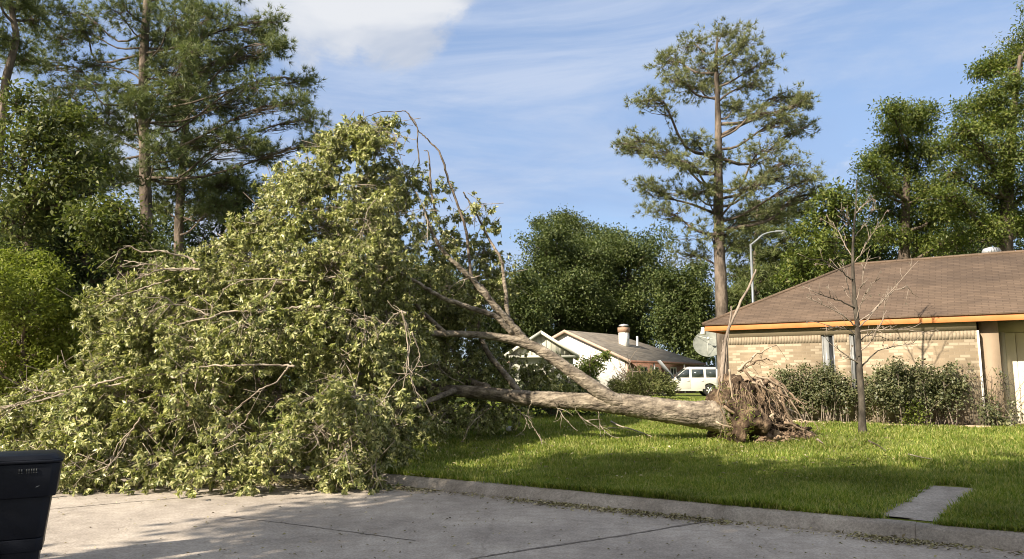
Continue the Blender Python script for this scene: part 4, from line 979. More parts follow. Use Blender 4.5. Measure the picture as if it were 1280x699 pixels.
broad('spreading leafy tree over the left half of the brown roof ridge', [(1128, 490, 9), (1128, 400, 8.5), (1130, 320, 7), (1132, 260, 5), (1134, 200, 3), (1135, 160, 1)],
      [(1116, 135, 14, 8), (1132, 146, 20, 10), (1155, 140, 16, 9), (1115, 160, 16, 8), (1150, 162, 22, 12), (1128, 185, 26, 12), (1100, 190, 24, 11), (1085, 205, 16, 9), (1160, 190, 22, 14), (1112, 212, 28, 13), (1145, 215, 28, 14), (1090, 232, 24, 12), (1170, 232, 24, 14), (1120, 240, 28, 14), (1150, 250, 28, 15), (1100, 260, 28, 14), (1130, 275, 30, 15), (1160, 280, 30, 16), (1180, 265, 22, 14), (1110, 295, 30, 15), (1150, 305, 34, 15), (1190, 300, 26, 14)], 30.5, 'leaf_pecan', 42, 1.0, grow=1.08, n_sub=36, n_leaf=36, L=0.15, W=0.058, spread=0.21, limb_r=0.6)
broad('light green small tree at the left hip of the brown roof', [(1046, 490, 5), (1045, 400, 5), (1044, 340, 4), (1044, 290, 3), (1045, 240, 1)],
      [(1040, 245, 22, 12), (1062, 255, 18, 11), (1022, 270, 22, 12), (1050, 275, 26, 13), (1010, 290, 22, 12), (1035, 300, 28, 14), (1064, 300, 22, 14), (1018, 318, 26, 13), (1046, 325, 26, 13), (998, 325, 18, 12), (1012, 345, 26, 12), (1035, 350, 24, 12), (1060, 335, 16, 12), (990, 350, 16, 10)], 24.0, 'leaf_pecan', 43, 0.6, n_sub=24, n_leaf=26, L=0.15, W=0.065, spread=0.16)
broad('dark dense tree seen through the gap right of the street lamp', [(1092, 490, 6), (1092, 400, 6), (1092, 330, 4), (1092, 280, 1)],
      [(1085, 285, 26, 14), (1105, 300, 28, 16), (1075, 310, 26, 16), (1100, 325, 30, 16), (1070, 335, 26, 14), (1200, 290, 40, 20), (1230, 300, 40, 20), (1160, 310, 40, 20)], 36.0, 'leaf_dark', 44, 1.0, n_sub=34, L=0.22, W=0.1)
yrng = np.random.default_rng(77)
yr = [(930, 285, 26, 14), (955, 292, 24, 13), (975, 275, 24, 13), (990, 295, 22, 14), (920, 310, 24, 14), (945, 320, 26, 14), (970, 318, 24, 14), (925, 340, 24, 14), (955, 348, 26, 14), (915, 365, 22, 14), (975, 345, 18, 12), (950, 262, 20, 11), (985, 258, 22, 11), (1010, 262, 18, 10)]
make_tree('young_pine', 'bright green young pine beside the street lamp pole', px_trunk([(942, 480, 4.5), (942, 400, 4.2), (944, 330, 3.2), (946, 280, 2), (947, 250, 0.8)], 40.0), px_clumps(yr, 40.0, 0.8, yrng), 'needle', 'needle_young', 'bark_pine', 45, n_sub=38, n_leaf=4, L=0.36, W=0.036, spread=0.22, needle_n=13, low=0.3, limb_r=0.4)

# tree mass behind the far houses
def crown_tree(label, px, py_top, half_w, depth, leaf, seed, n=40, L=0.27, name='oak_tree', group='trees behind the far houses', py_low=425, n_sub=34, **kw):
    rng = np.random.default_rng(seed + 300)
    top = P(px, py_top, depth); b = P(px, 480, depth); gz_ = gzf(b[0], b[1]); zl = P(px, py_low, depth)[2]
    rad = np.array((half_w * depth / FPX, half_w * depth / FPX * 0.85, (top[2] - zl) / 2)); ctr = np.array((b[0], depth, (top[2] + zl) / 2))
    tr = [(b[0], depth, gz_ - 0.2, rad[0] * 0.085), (b[0] + 0.2, depth, ctr[2] * 0.6, rad[0] * 0.07), (b[0], depth, ctr[2] + rad[2] * 0.2, rad[0] * 0.045), (b[0], depth, ctr[2] + rad[2] * 0.6, 0.05)]
    a = dict(n_leaf=32, W=L * 0.6, spread=L * 1.7, sub_twigs=False, low=0.3, limb_r=0.9); a.update(kw)
    cl = shell_clumps(ctr, rad, n, rng, (0.17, 0.34), -0.85, 0.5)
    return make_tree(name, label, tr, cl, 'broad', leaf, 'bark_dark', seed, group=group, n_sub=n_sub, L=L, **a)
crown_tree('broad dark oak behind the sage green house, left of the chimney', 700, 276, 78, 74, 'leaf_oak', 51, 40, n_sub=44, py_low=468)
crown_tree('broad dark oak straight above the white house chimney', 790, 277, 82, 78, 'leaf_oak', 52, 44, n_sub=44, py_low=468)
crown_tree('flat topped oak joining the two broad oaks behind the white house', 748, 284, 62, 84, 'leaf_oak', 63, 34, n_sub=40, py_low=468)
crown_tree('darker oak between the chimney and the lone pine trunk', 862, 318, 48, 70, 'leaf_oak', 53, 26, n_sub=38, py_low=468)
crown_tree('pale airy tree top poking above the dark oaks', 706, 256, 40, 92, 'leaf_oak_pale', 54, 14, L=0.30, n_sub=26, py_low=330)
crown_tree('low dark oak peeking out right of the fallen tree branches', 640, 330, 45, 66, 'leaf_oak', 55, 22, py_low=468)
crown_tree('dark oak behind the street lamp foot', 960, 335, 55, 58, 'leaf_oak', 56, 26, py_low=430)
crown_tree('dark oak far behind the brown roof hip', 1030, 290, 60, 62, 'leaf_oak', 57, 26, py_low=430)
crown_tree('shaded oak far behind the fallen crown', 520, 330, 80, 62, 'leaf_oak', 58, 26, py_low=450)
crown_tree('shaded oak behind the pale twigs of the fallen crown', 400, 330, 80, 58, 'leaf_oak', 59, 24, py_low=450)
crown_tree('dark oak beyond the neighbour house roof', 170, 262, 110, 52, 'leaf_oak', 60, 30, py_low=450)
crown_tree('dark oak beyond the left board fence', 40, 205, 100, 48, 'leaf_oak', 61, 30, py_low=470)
crown_tree('far oak beyond the right end of the brown roof', 1230, 250, 110, 60, 'leaf_oak', 62, 30, py_low=430)
# understorey hedge line far off that closes the horizon
hr = np.random.default_rng(91)
n = 26000
hxp = hr.uniform(-75, 75, n); hyp = 84 + hr.normal(0, 2.0, n) + 0.0 * hxp; top_ = 4.2 + 1.2 * np.sin(hxp * 0.31) + 0.9 * np.sin(hxp * 0.83 + 1)
hzp = gz(hxp, hyp) + hr.random(n) ** 0.8 * top_
hm = MB(); dd = unit(hr.normal(size=(n, 3)) + np.array((0, -0.5, -0.1))); nn = unit(hr.normal(size=(n, 3)) * 0.6 + np.array((0, -0.5, 0.8)))
leaf_quads(hm, np.stack([hxp, hyp, hzp], -1), dd, nn, 0.5 * hr.uniform(0.6, 1.3, n), 0.34 * hr.uniform(0.6, 1.3, n))
tag(hm.build('far_undergrowth', 'leaf_oak'), 'dense dark undergrowth along the back of the gardens', 'undergrowth', kind='stuff')

# shade trees across the street behind the camera
SH = [('leafy street tree nearest the bin on the far side of the street', (1.6, -12.2), [(1.9, -12.2, 4.4, 2.4, 2.0, 3.6, 26), (-0.2, -12.4, 8.9, 2.3, 2.2, 2.6, 22)], 1),
      ('middle leafy street tree on the far side of the street', (4.6, -12.8), [(4.9, -12.8, 5.0, 2.6, 2.2, 4.2, 30), (3.2, -12.9, 9.6, 2.4, 2.2, 3.2, 20)], 2),
      ('tallest leafy street tree right behind the viewer', (8.6, -13.4), [(8.8, -13.4, 5.4, 2.8, 2.3, 4.6, 30), (7.6, -13.5, 11.0, 2.8, 2.4, 4.0, 22)], 3),
      ('leafy street tree at the far right behind the viewer', (13.2, -13.4), [(13.2, -13.4, 7.4, 3.0, 2.5, 6.8, 38)], 4)]
for lab, (ta, ts), cr_, sd_i in SH:
    rng = np.random.default_rng(700 + sd_i); cl = []
    for (a_, s_, z_, r1, r2, r3, n_) in cr_:
        x, y = xy_of(a_, s_); cl += shell_clumps((x, y, z_), (r1, r2, r3), n_, rng, (0.3, 0.46))
    x, y = xy_of(ta, ts); x2, y2 = xy_of(cr_[-1][0], cr_[-1][1]); zt_ = cr_[-1][2] + cr_[-1][5] * 0.5
    make_tree('shade_tree', lab, [(x, y, gzf(x, y) - 0.2, 0.24), (x, y, 2.6, 0.2), ((x + x2) / 2, (y + y2) / 2, zt_ * 0.6, 0.14), (x2, y2, zt_, 0.04)], cl, 'broad', 'leaf_pecan', 'bark_dark', 700 + sd_i, group='trees across the street',
              n_sub=30, n_leaf=20, L=0.26, W=0.14, spread=0.3, sub_twigs=False, low=0.15, limb_r=0.8)

# ------------------------------------------------------------------ shrubs
def shrub(label, base, size, leaf, seed, n_stem=9, n_leaf=2600, L=0.065, W=0.038, low=0.15, name='shrub', group=None, bark='bark_grey', stem_r=0.009, lean=0.25, cat='shrub', yaw=0.0):
    """upright shrub: stems fanning from the base, leaves thicker towards the top"""
    rng = np.random.default_rng(seed); base = np.asarray(base, float); root = thing(name, label, cat, base, 0, group)
    ca, sa = math.cos(yaw), math.sin(yaw); rot = np.array([[ca, -sa, 0], [sa, ca, 0], [0, 0, 1]])
    sx, sy, sz = size; st = MB(); tips = []
    for i in range(n_stem):
        o = np.array((rng.uniform(-0.95, 0.95) * sx, rng.uniform(-0.6, 0.6) * sy, -0.05)); e = o + np.array((rng.normal(0, lean) * sx, rng.normal(0, lean) * sy, sz * rng.uniform(0.84, 1.0)))
        m = (o + e) / 2 + rng.normal(0, 0.06, 3); c = curve(np.array([o, m, e]), 8) @ rot.T + base
        st.tube(c, np.linspace(stem_r, stem_r * 0.4, 8), 5); tips.append(c)
        for k in range(3):
            j = rng.integers(3, 7); e2 = c[j] + (rng.normal(0, 0.45, 3) * np.array((sx, sy, 0.3)) + np.array((0, 0, 0.22 * sz))) @ rot.T
            c2 = curve(np.array([c[j], (c[j] + e2) / 2 + rng.normal(0, 0.03, 3), e2]), 6); st.tube(c2, np.linspace(stem_r * 0.6, stem_r * 0.3, 6), 4); tips.append(c2)
    st.build('stem', bark, root, smooth=True)
    if n_leaf:
        nc = n_leaf // 14
        pick = rng.integers(0, len(tips), nc); q = rng.integers(2, 6, nc)
        cen = np.array([tips[p][min(len(tips[p]) - 1, k)] for p, k in zip(pick, q)]) + rng.normal(0, 0.07, (nc, 3))
        f = (cen[:, 2] - base[2]) / sz; keep = rng.random(nc) < np.clip((f - low) * 2.2 + 0.2, 0.05, 1); cen = cen[keep]
        pp = np.repeat(cen, 14, 0) + rng.normal(0, 0.055, (len(cen) * 14, 3)); dd = unit(rng.normal(size=pp.shape) + np.array((0, 0, -0.1))); nn = unit(rng.normal(0, 0.6, pp.shape) + np.array((-0.3, -0.4, 0.7)))
        ok = pp[:, 2] > gz(pp[:, 0], pp[:, 1]) + 0.03; sc = rng.uniform(0.6, 1.3, len(pp))
        lf = MB(); leaf_quads(lf, pp[ok], dd[ok], nn[ok], L * sc[ok], W * sc[ok]); lf.build('foliage', leaf, root)
    return root
HG = 'shrubs along the brick house wall'
for i, (p0, p1, ht, nl, ns, lab) in enumerate([
        (958, 1000, 1.16, 2600, 9, 'green wall shrub just right of the upturned roots'), (998, 1036, 1.20, 2800, 9, 'full wall shrub left of the first narrow window'),
        (1036, 1074, 1.12, 1900, 8, 'thin wall shrub between the two narrow windows'), (1086, 1122, 1.18, 2700, 9, 'dense wall shrub just right of the dead sapling'),
        (1118, 1156, 1.22, 2900, 9, 'widest leafy wall shrub in the middle of the brick wall'), (1152, 1192, 1.20, 2700, 9, 'leafy wall shrub nearest the bare vines')]):
    xa, xb = hx(p0, -0.45), hx(p1, -0.45)
    shrub(lab, hw((xa + xb) / 2, -0.42), ((xb - xa) * 0.62, 0.30, ht), 'leaf_hedge', 300 + i, ns + 5, int(nl * 1.9), low=0.22, group=HG, yaw=RZ)
shrub('low yellow green shrub at the foot of the wall hedge', hw(hx(1147, -0.6), -0.66), (0.16, 0.14, 0.42), 'leaf_hedge_yellow', 310, 6, 500, low=-0.2, L=0.05)
shrub('small low shrub in front of the white corner trim', hw(hx(1238, -0.4), -0.40), (0.22, 0.18, 0.5), 'leaf_hedge', 311, 7, 900, low=-0.2)
shrub('bare brown vine stems against the brick right of the hedge', hw(hx(1207, -0.25), -0.22), (0.55, 0.12, 1.2), 'leaf_hedge', 312, 14, 160, low=0.4, stem_r=0.007, name='bare_vine', cat='vine', yaw=RZ, bark='bark_olive')
shrub('bare brown vine stems in front of the garage opening', hw(hx(1262, -0.2), -0.18), (0.5, 0.12, 1.2), 'leaf_hedge', 313, 12, 100, low=0.4, stem_r=0.007, name='bare_vine', cat='vine', yaw=RZ, bark='bark_olive')
# juniper and bare bush before the white vehicle
jb = P(804, 497, 41); jb[2] = gzf(jb[0], jb[1])
def spreading(name, label, base, half, h, leaf, seed, n=150, nl=60, L=0.16, W=0.06, cat='bush', bare=0, bark='bark_grey'):
    rng = np.random.default_rng(seed); root = thing(name, label, cat, base); st = MB(); lf = MB(); pts = []
    for i in range(n):
        a = rng.uniform(0, 2 * math.pi); r = half * math.sqrt(rng.random()); e = np.array((math.cos(a) * r, math.sin(a) * r, h * (0.35 + 0.65 * rng.random()) * (1 - 0.55 * (r / half) ** 2)))
        c = curve(np.array([(0, 0, 0), e * np.array((0.45, 0.45, 0.75)), e]), 7) + base
        if i % 3 == 0: st.tube(c, np.linspace(0.04, 0.012, 7), 4)
        pts.append(c[-1])
    for i in range(bare):
        a = rng.uniform(math.pi * 0.75, math.pi * 1.35); e = np.array((math.cos(a) * half * rng.uniform(0.5, 1.1), math.sin(a) * half * 0.5, h * rng.uniform(0.7, 1.25)))
        c = curve(np.array([(-half * 0.5, 0, 0), e * np.array((0.7, 0.45, 0.6)), e]), 7) + base; st.tube(c, np.linspace(0.035, 0.010, 7), 4)
        for k in range(4):
            j = rng.integers(3, 7); e2 = c[j] + rng.normal(0, 0.35, 3) + np.array((0, 0, 0.25)); st.tube([c[j], (c[j] + e2) / 2 + rng.normal(0, 0.04, 3), e2], [0.014, 0.01, 0.006], 4)
    st.build('stem', bark, root, smooth=True)
    pts = np.array(pts); pp = np.repeat(pts, nl, 0) + rng.normal(0, 0.16, (len(pts) * nl, 3)) * np.array((1, 1, 0.7)); out = unit(pp - (base + np.array((0, 0, h * 0.2))))
    dd = unit(out + rng.normal(0, 0.4, pp.shape)); ok = pp[:, 2] > base[2] + 0.02; sc = rng.uniform(0.6, 1.2, len(pp))
    leaf_quads(lf, pp[ok], dd[ok], unit(rng.normal(size=pp.shape))[ok], L * sc[ok], W * sc[ok]); lf.build('foliage', leaf, root)
    return root
spreading('juniper_bush', 'rounded juniper bush in front of the white house, beside the raised bonnet', jb, 1.7, 1.65, 'leaf_juniper', 401, bare=14)
yb = P(737, 492, 44); yb[2] = gzf(yb[0], yb[1])
broad('thin small tree with bare twigs against the white gable wall', [(738, 492, 1.6), (738, 475, 1.4), (737, 460, 1.0), (739, 440, 0.5)], [(728, 461, 11, 6), (742, 464, 12, 6), (735, 453, 10, 5), (748, 456, 8, 5), (722, 468, 8, 5), (738, 474, 8, 5), (757, 445, 5, 4)], 44.0, 'leaf_pecan', 402, 0.3, n_sub=16, n_leaf=16, L=0.22, W=0.09, spread=0.15, name='small_tree')
spreading('leafy_bush', 'dark green bush in shade behind the second stem of the fallen tree', np.array((P(690, 490, 20.5)[0], 20.5, gzf(P(690, 490, 20.5)[0], 20.5))), 1.1, 0.95, 'leaf_dark', 403, n=120, nl=50, L=0.12, W=0.05)

# ------------------------------------------------------------------ dead sapling on the lawn
tb_ = Gt(1078, 543); D0 = tb_[1]
sap = thing('dead_sapling', 'thin dead bare tree standing on the lawn in front of the brick wall', 'tree', tb_)
srng = np.random.default_rng(61)
tr = curve(np.array([tb_ - (0, 0, 0.1), P(1077, 500, D0), P(1074, 455, D0), P(1072, 410, D0 + 0.03), P(1068, 370, D0 + 0.02), P(1066, 330, D0), P(1067, 290, D0), P(1070, 255, D0 - 0.02), P(1071, 225, D0)]), 40)
MB().tube(tr, np.interp(np.linspace(0, 1, 40), [0, 0.06, 0.4, 0.6, 1], [0.085, 0.066, 0.050, 0.030, 0.005]), 10, rough=0.07, rng=srng).build('trunk', 'bark_olive', sap, smooth=True)
brs = [[(1076, 460), (1088, 446), (1100, 437), (1120, 433), (1141, 429)], [(1075, 456), (1064, 449), (1052, 440), (1036, 428)], [(1070, 408), (1056, 396), (1036, 384), (1008, 372)], [(1068, 385), (1050, 376), (1036, 372), (1020, 366)],
       [(1071, 404), (1090, 390), (1108, 372), (1120, 362), (1136, 360)], [(1072, 410), (1086, 398), (1100, 380), (1118, 360), (1148, 326)], [(1067, 350), (1060, 346), (1048, 336), (1030, 326), (1012, 324)], [(1073, 415), (1090, 412), (1116, 412), (1150, 414), (1166, 420)],
       [(1074, 440), (1086, 430), (1096, 412), (1104, 398), (1106, 376)], [(1072, 420), (1060, 412), (1044, 410), (1020, 402)], [(1067, 330), (1076, 318), (1088, 296), (1104, 272)], [(1066, 322), (1056, 306), (1048, 290), (1040, 280)],
       [(1067, 300), (1076, 286), (1086, 270), (1092, 262)], [(1067, 290), (1060, 276), (1050, 262)], [(1068, 270), (1078, 258), (1090, 250)], [(1070, 395), (1064, 372), (1058, 350), (1056, 335)], [(1069, 380), (1076, 360), (1080, 340), (1084, 325)], [(1070, 400), (1076, 380), (1082, 366), (1094, 352)], [(1072, 430), (1082, 420), (1094, 420), (1112, 425)]]
tw = MB()
for i, b in enumerate(brs):
    dz = srng.uniform(-0.55, 0.55); pts = np.array([P(px, py, D0 + dz * k / (len(b) - 1)) for k, (px, py) in enumerate(b)]); c = curve(pts, 14); c[1:-1] += srng.normal(0, 0.008, (12, 3))
    r = 0.016 if i < 10 else 0.012
    MB().tube(c, np.linspace(r, 0.005, 14), 6).build('branch', 'bark_olive' if i % 3 == 0 else 'bark_grey', sap, smooth=True)
    for k in range(9):
        j = srng.integers(4, 14); d = c[min(13, j)] - c[max(0, j - 3)]; e2 = c[j] + unit(unit(d) + srng.normal(0, 0.55, 3) + np.array((0, 0, 0.35))) * srng.uniform(0.12, 0.34)
        tw.tube([c[j], (c[j] + e2) / 2 + srng.normal(0, 0.015, 3), e2], [0.006, 0.005, 0.003], 4)
        if k % 3 == 0:
            q = e2 + np.array([(0, 0, 0), (0.03, 0, -0.02), (0.02, 0.02, -0.055), (-0.02, 0, -0.03)]); tw.add(q, [(0, 1, 2, 3)])
tag(tw.build('twigs', 'bark_grey', sap), kind='stuff')

# ------------------------------------------------------------------ the fallen tree
frng = np.random.default_rng(2)
rb = Gt(893, 540); RD = 14.3
ft = thing('fallen_tree', 'huge uprooted tree lying across the lawn and the street with leafy crown at left', 'fallen tree', (rb[0], RD, gzf(rb[0], RD)))
def limb(rows, name='limb', mat='bark_fallen', n=None, sides=10, rough=0.07, jit=0.0):
    """rows: (px, py, depth, radius)"""
    pts = np.array([list(P(r[0], r[1], r[2])) + [r[3]] for r in rows]); c = curve(pts, n or len(rows) * 5)
    p = c[:, :3]
    if jit: p = p + np.vstack([np.zeros(3), frng.normal(0, jit, (len(p) - 2, 3)), np.zeros(3)])
    MB().tube(p, np.maximum(c[:, 3], 0.004), sides, rough=rough, rng=frng).build(name, mat, ft, smooth=True)
    return p, c[:, 3]
ALL = []
ALL.append(limb([(906, 520, 14.3, 0.36), (884, 519, 14.3, 0.275), (858, 517, 14.3, 0.235), (822, 512, 14.35, 0.222), (790, 507, 14.4, 0.215), (760, 504, 14.45, 0.19), (725, 502, 14.55, 0.165), (690, 500, 14.7, 0.158), (650, 497, 14.9, 0.145), (600, 491, 15.2, 0.13), (560, 488, 15.4, 0.115), (525, 485, 15.6, 0.11), (480, 478, 15.8, 0.09), (430, 465, 15.6, 0.07), (370, 450, 15.2, 0.05)], 'trunk', n=200, sides=30, rough=0.055))
ALL.append(limb([(790, 510, 14.4, 0.16), (765, 499, 14.35, 0.145), (742, 484, 14.35, 0.135), (715, 465, 14.4, 0.12), (690, 447, 14.45, 0.11), (668, 434, 14.5, 0.105), (645, 426, 14.5, 0.092), (618, 421, 14.45, 0.075), (585, 418, 14.3, 0.065), (550, 417, 14.1, 0.058), (518, 415, 13.8, 0.05), (470, 405, 13.4, 0.04), (410, 395, 12.9, 0.03)], 'limb', n=150, sides=20, rough=0.055))
LIMBS = [
    [(660, 430, 14.5, 0.085), (645, 412, 14.5, 0.075), (628, 394, 14.45, 0.07), (608, 370, 14.4, 0.062), (588, 347, 14.3, 0.052), (570, 330, 14.2, 0.045), (552, 312, 14.1, 0.038), (538, 285, 14.0, 0.028), (528, 255, 13.9, 0.018)],
    [(640, 418, 14.5, 0.06), (622, 397, 14.4, 0.058), (604, 390, 14.3, 0.054), (583, 383, 14.1, 0.05), (560, 375, 13.9, 0.045), (540, 365, 13.7, 0.04), (520, 352, 13.5, 0.03), (490, 335, 13.2, 0.02)],
    [(645, 424, 14.5, 0.06), (636, 402, 14.6, 0.05), (633, 380, 14.7, 0.045), (630, 350, 14.8, 0.038), (626, 325, 14.85, 0.032), (612, 300, 14.9, 0.028), (602, 280, 14.9, 0.024), (590, 258, 14.9, 0.020), (579, 240, 14.9, 0.014)],
    [(612, 374, 14.35, 0.036), (604, 360, 14.4, 0.034), (590, 346, 14.4, 0.032), (586, 318, 14.4, 0.030), (583, 290, 14.4, 0.028), (572, 255, 14.4, 0.025), (560, 222, 14.4, 0.023), (549, 190, 14.4, 0.020), (536, 176, 14.4, 0.015), (526, 166, 14.4, 0.013), (516, 152, 14.3, 0.012), (506, 139, 14.2, 0.010), (492, 140, 14.1, 0.008), (476, 140, 14.0, 0.007), (458, 147, 13.9, 0.006), (444, 160, 13.8, 0.004)],
    [(546, 268, 14.0, 0.022), (540, 246, 14.0, 0.02), (538, 225, 14.0, 0.02), (536, 192, 14.1, 0.012), (530, 188, 14.1, 0.008)],
    [(524, 205, 14.2, 0.014), (522, 180, 14.2, 0.013), (521, 158, 14.2, 0.012), (512, 144, 14.2, 0.01), (506, 138, 14.2, 0.008)],
    [(652, 495, 14.9, 0.075), (638, 476, 15.1, 0.068), (620, 455, 15.3, 0.06), (605, 432, 15.4, 0.055), (597, 408, 15.4, 0.05), (594, 385, 15.4, 0.042), (595, 362, 15.3, 0.035), (600, 335, 15.2, 0.025), (606, 310, 15.1, 0.015)],
    [(610, 486, 15.2, 0.10), (588, 478, 15.6, 0.09), (560, 465, 16.0, 0.08), (530, 455, 16.2, 0.07), (480, 430, 16.2, 0.06), (420, 390, 15.8, 0.05), (380, 350, 15.2, 0.04), (350, 320, 14.6, 0.02)],
    [(540, 486, 15.5, 0.085), (490, 440, 15.6, 0.075), (450, 380, 15.4, 0.06), (430, 320, 15.0, 0.045), (420, 260, 14.6, 0.03), (425, 215, 14.2, 0.015)],
    [(560, 420, 14.1, 0.05), (520, 380, 14.4, 0.045), (500, 330, 14.6, 0.04), (490, 280, 14.6, 0.03), (480, 230, 14.4, 0.018)],
    [(430, 466, 15.6, 0.06), (360, 430, 15.0, 0.055), (300, 400, 14.4, 0.045), (240, 370, 13.8, 0.03), (190, 350, 13.2, 0.02)],
    [(470, 478, 15.7, 0.06), (400, 490, 14.6, 0.055), (330, 490, 13.6, 0.045), (250, 490, 12.8, 0.035), (170, 490, 12.2, 0.025), (100, 495, 11.8, 0.018)],
    [(390, 368, 12.6, 0.055), (374, 362, 12.4, 0.05), (360, 356, 12.3, 0.04), (342, 353, 12.2, 0.03)],
    [(570, 487, 15.3, 0.07), (540, 500, 14.4, 0.05), (500, 515, 13.4, 0.04), (440, 530, 12.4, 0.03), (370, 545, 11.8, 0.02)],
]
for L_ in LIMBS: ALL.append(limb(L_, 'limb', 'bark_fallen' if L_[0][3] > 0.04 else 'bark_branch', sides=8, jit=0.006))
# bare pale branches lying over the front of the crown
FR = [
    ([(245, 328), (236, 322), (218, 318), (203, 314), (177, 315), (164, 309), (152, 311), (146, 318)], 12.7, 0.020), ([(250, 337), (236, 336), (203, 337), (188, 342), (172, 348)], 12.6, 0.026), ([(240, 336), (215, 338), (190, 331), (170, 328), (155, 326)], 12.6, 0.016),
    ([(213, 350), (195, 355), (177, 361), (155, 368), (139, 373), (126, 380)], 12.5, 0.016), ([(180, 360), (168, 368), (160, 378), (157, 386)], 12.45, 0.01),
    ([(400, 383), (373, 384), (350, 388), (332, 389), (305, 389), (280, 390), (262, 398), (244, 400), (226, 405), (211, 411)], 11.9, 0.026), ([(420, 346), (386, 351), (345, 349), (306, 350), (292, 355), (278, 362)], 12.3, 0.018),
    ([(368, 458), (355, 457), (330, 456), (293, 457), (268, 457), (244, 460), (232, 465), (226, 470)], 11.3, 0.022), ([(360, 459), (353, 469), (342, 480), (325, 487), (312, 498), (290, 515), (268, 540)], 11.2, 0.016),
    ([(235, 467), (205, 468), (164, 469), (140, 475), (110, 482), (60, 492), (20, 505), (-15, 512)], 11.5, 0.022), ([(170, 472), (140, 482), (100, 486), (60, 498), (15, 508), (-20, 512)], 11.6, 0.018), ([(30, 505), (42, 494), (30, 485)], 11.5, 0.012), ([(60, 492), (45, 488), (28, 487)], 11.5, 0.010),
    ([(175, 522), (160, 545), (150, 565), (128, 590)], 10.95, 0.013), ([(168, 535), (150, 552), (140, 570), (120, 583)], 10.95, 0.010), ([(312, 515), (306, 528), (290, 540), (278, 552)], 10.9, 0.012), ([(502, 388), (507, 410), (510, 440), (507, 470), (500, 500), (492, 540)], 12.0, 0.015), ([(503, 392), (512, 420), (511, 458), (520, 490), (528, 510)], 12.0, 0.012),
    ([(515, 415), (524, 440), (522, 455), (510, 470)], 12.0, 0.012), ([(508, 392), (500, 390), (490, 396)], 12.0, 0.018), ([(480, 545), (470, 575), (471, 600)], 10.95, 0.008), ([(500, 470), (480, 500), (470, 520), (455, 560)], 11.3, 0.008), ([(342, 365), (335, 378), (330, 386)], 12.0, 0.02), ([(346, 350), (338, 365), (326, 376), (315, 384)], 12.0, 0.016),
    ([(313, 420), (314, 440), (316, 452), (318, 470)], 11.5, 0.012), ([(235, 400), (222, 385), (208, 372), (196, 378)], 12.1, 0.010), ([(262, 395), (240, 385), (222, 381), (205, 382), (188, 390)], 12.1, 0.012), ([(430, 470), (415, 480), (402, 492), (390, 500)], 11.3, 0.009), ([(445, 505), (430, 515), (405, 530), (385, 545)], 10.9, 0.009), ([(452, 538), (434, 552), (430, 575)], 10.8, 0.008),
    ([(470, 250), (460, 262), (455, 280), (450, 300)], 12.9, 0.008), ([(520, 240), (530, 262), (535, 285), (533, 310)], 13.2, 0.010), ([(525, 250), (510, 225), (498, 205), (484, 180)], 14.0, 0.008), ([(500, 180), (490, 168), (472, 160), (455, 168), (440, 182)], 13.9, 0.006), ([(445, 165), (425, 178), (405, 190)], 13.7, 0.004), ([(520, 175), (500, 170), (480, 164)], 14.0, 0.006), ([(505, 210), (498, 190), (488, 172)], 14.0, 0.006),
    ([(470, 232), (440, 230), (420, 228), (405, 232)], 13.3, 0.008), ([(580, 480), (560, 470), (545, 455), (530, 440)], 14.6, 0.012), ([(615, 508), (600, 520), (585, 535)], 14.4, 0.012), ([(640, 505), (655, 520), (662, 536)], 14.3, 0.010), ([(595, 300), (600, 285), (604, 270)], 14.8, 0.008), ([(580, 240), (590, 262), (594, 275)], 14.9, 0.012),
    ([(600, 345), (575, 352), (558, 362)], 14.2, 0.012), ([(690, 498), (700, 515), (712, 530)], 14.4, 0.012), ([(665, 500), (660, 517), (667, 535), (675, 545)], 14.4, 0.010), ([(715, 500), (725, 520), (740, 530)], 14.4, 0.010), ([(748, 515), (750, 530), (756, 540)], 14.4, 0.012)]
tips_front = []
for rows, d, r in FR:
    n = len(rows); d = d - 0.35 if d < 13 else d; p, _ = limb([(x, y, d + 0.1 * math.sin(i * 1.7), 0.8 * r * (1 - 0.7 * i / (n - 1)) + 0.002) for i, (x, y) in enumerate(rows)], 'branch', 'bark_pale', sides=6, rough=0.05, jit=0.006)
    tips_front.append(p)
tw = MB()
for p in tips_front:
    for k in range(5):
        j = frng.integers(len(p) // 3, len(p)); d = unit(p[j] - p[max(0, j - 3)] + 1e-6); e = p[j] + unit(d * 0.8 + frng.normal(0, 0.5, 3) + np.array((0, 0, -0.15))) * frng.uniform(0.18, 0.5)
        m = (p[j] + e) / 2 + frng.normal(0, 0.03, 3); tw.tube(curve(np.array([p[j], m, e]), 6), np.linspace(0.007, 0.003, 6), 4)
EDGE = [(352, 222, 13.6, 13), (335, 243, 13.5, 15), (318, 262, 13.4, 14), (330, 280, 13.3, 18), (300, 288, 13.3, 16), (284, 304, 13.2, 15), (258, 318, 13.1, 14), (132, 342, 12.9, 13), (120, 372, 12.8, 14), (118, 402, 12.6, 14), (104, 428, 12.4, 15), (88, 462, 12.2, 14), (60, 474, 12.1, 14),
      (447, 160, 14.0, 12), (462, 170, 14.0, 14), (428, 168, 13.9, 14), (402, 184, 13.8, 16), (380, 210, 13.7, 16), (366, 236, 13.6, 15), (610, 268, 15.1, 13), (622, 285, 15.2, 13), (600, 258, 15.0, 11), (486, 158, 14.1, 11), (500, 172, 14.1, 10), (620, 320, 15.2, 14), (626, 350, 15.3, 14), (556, 235, 14.5, 10), (530, 225, 14.3, 12), (572, 300, 14.7, 12)]
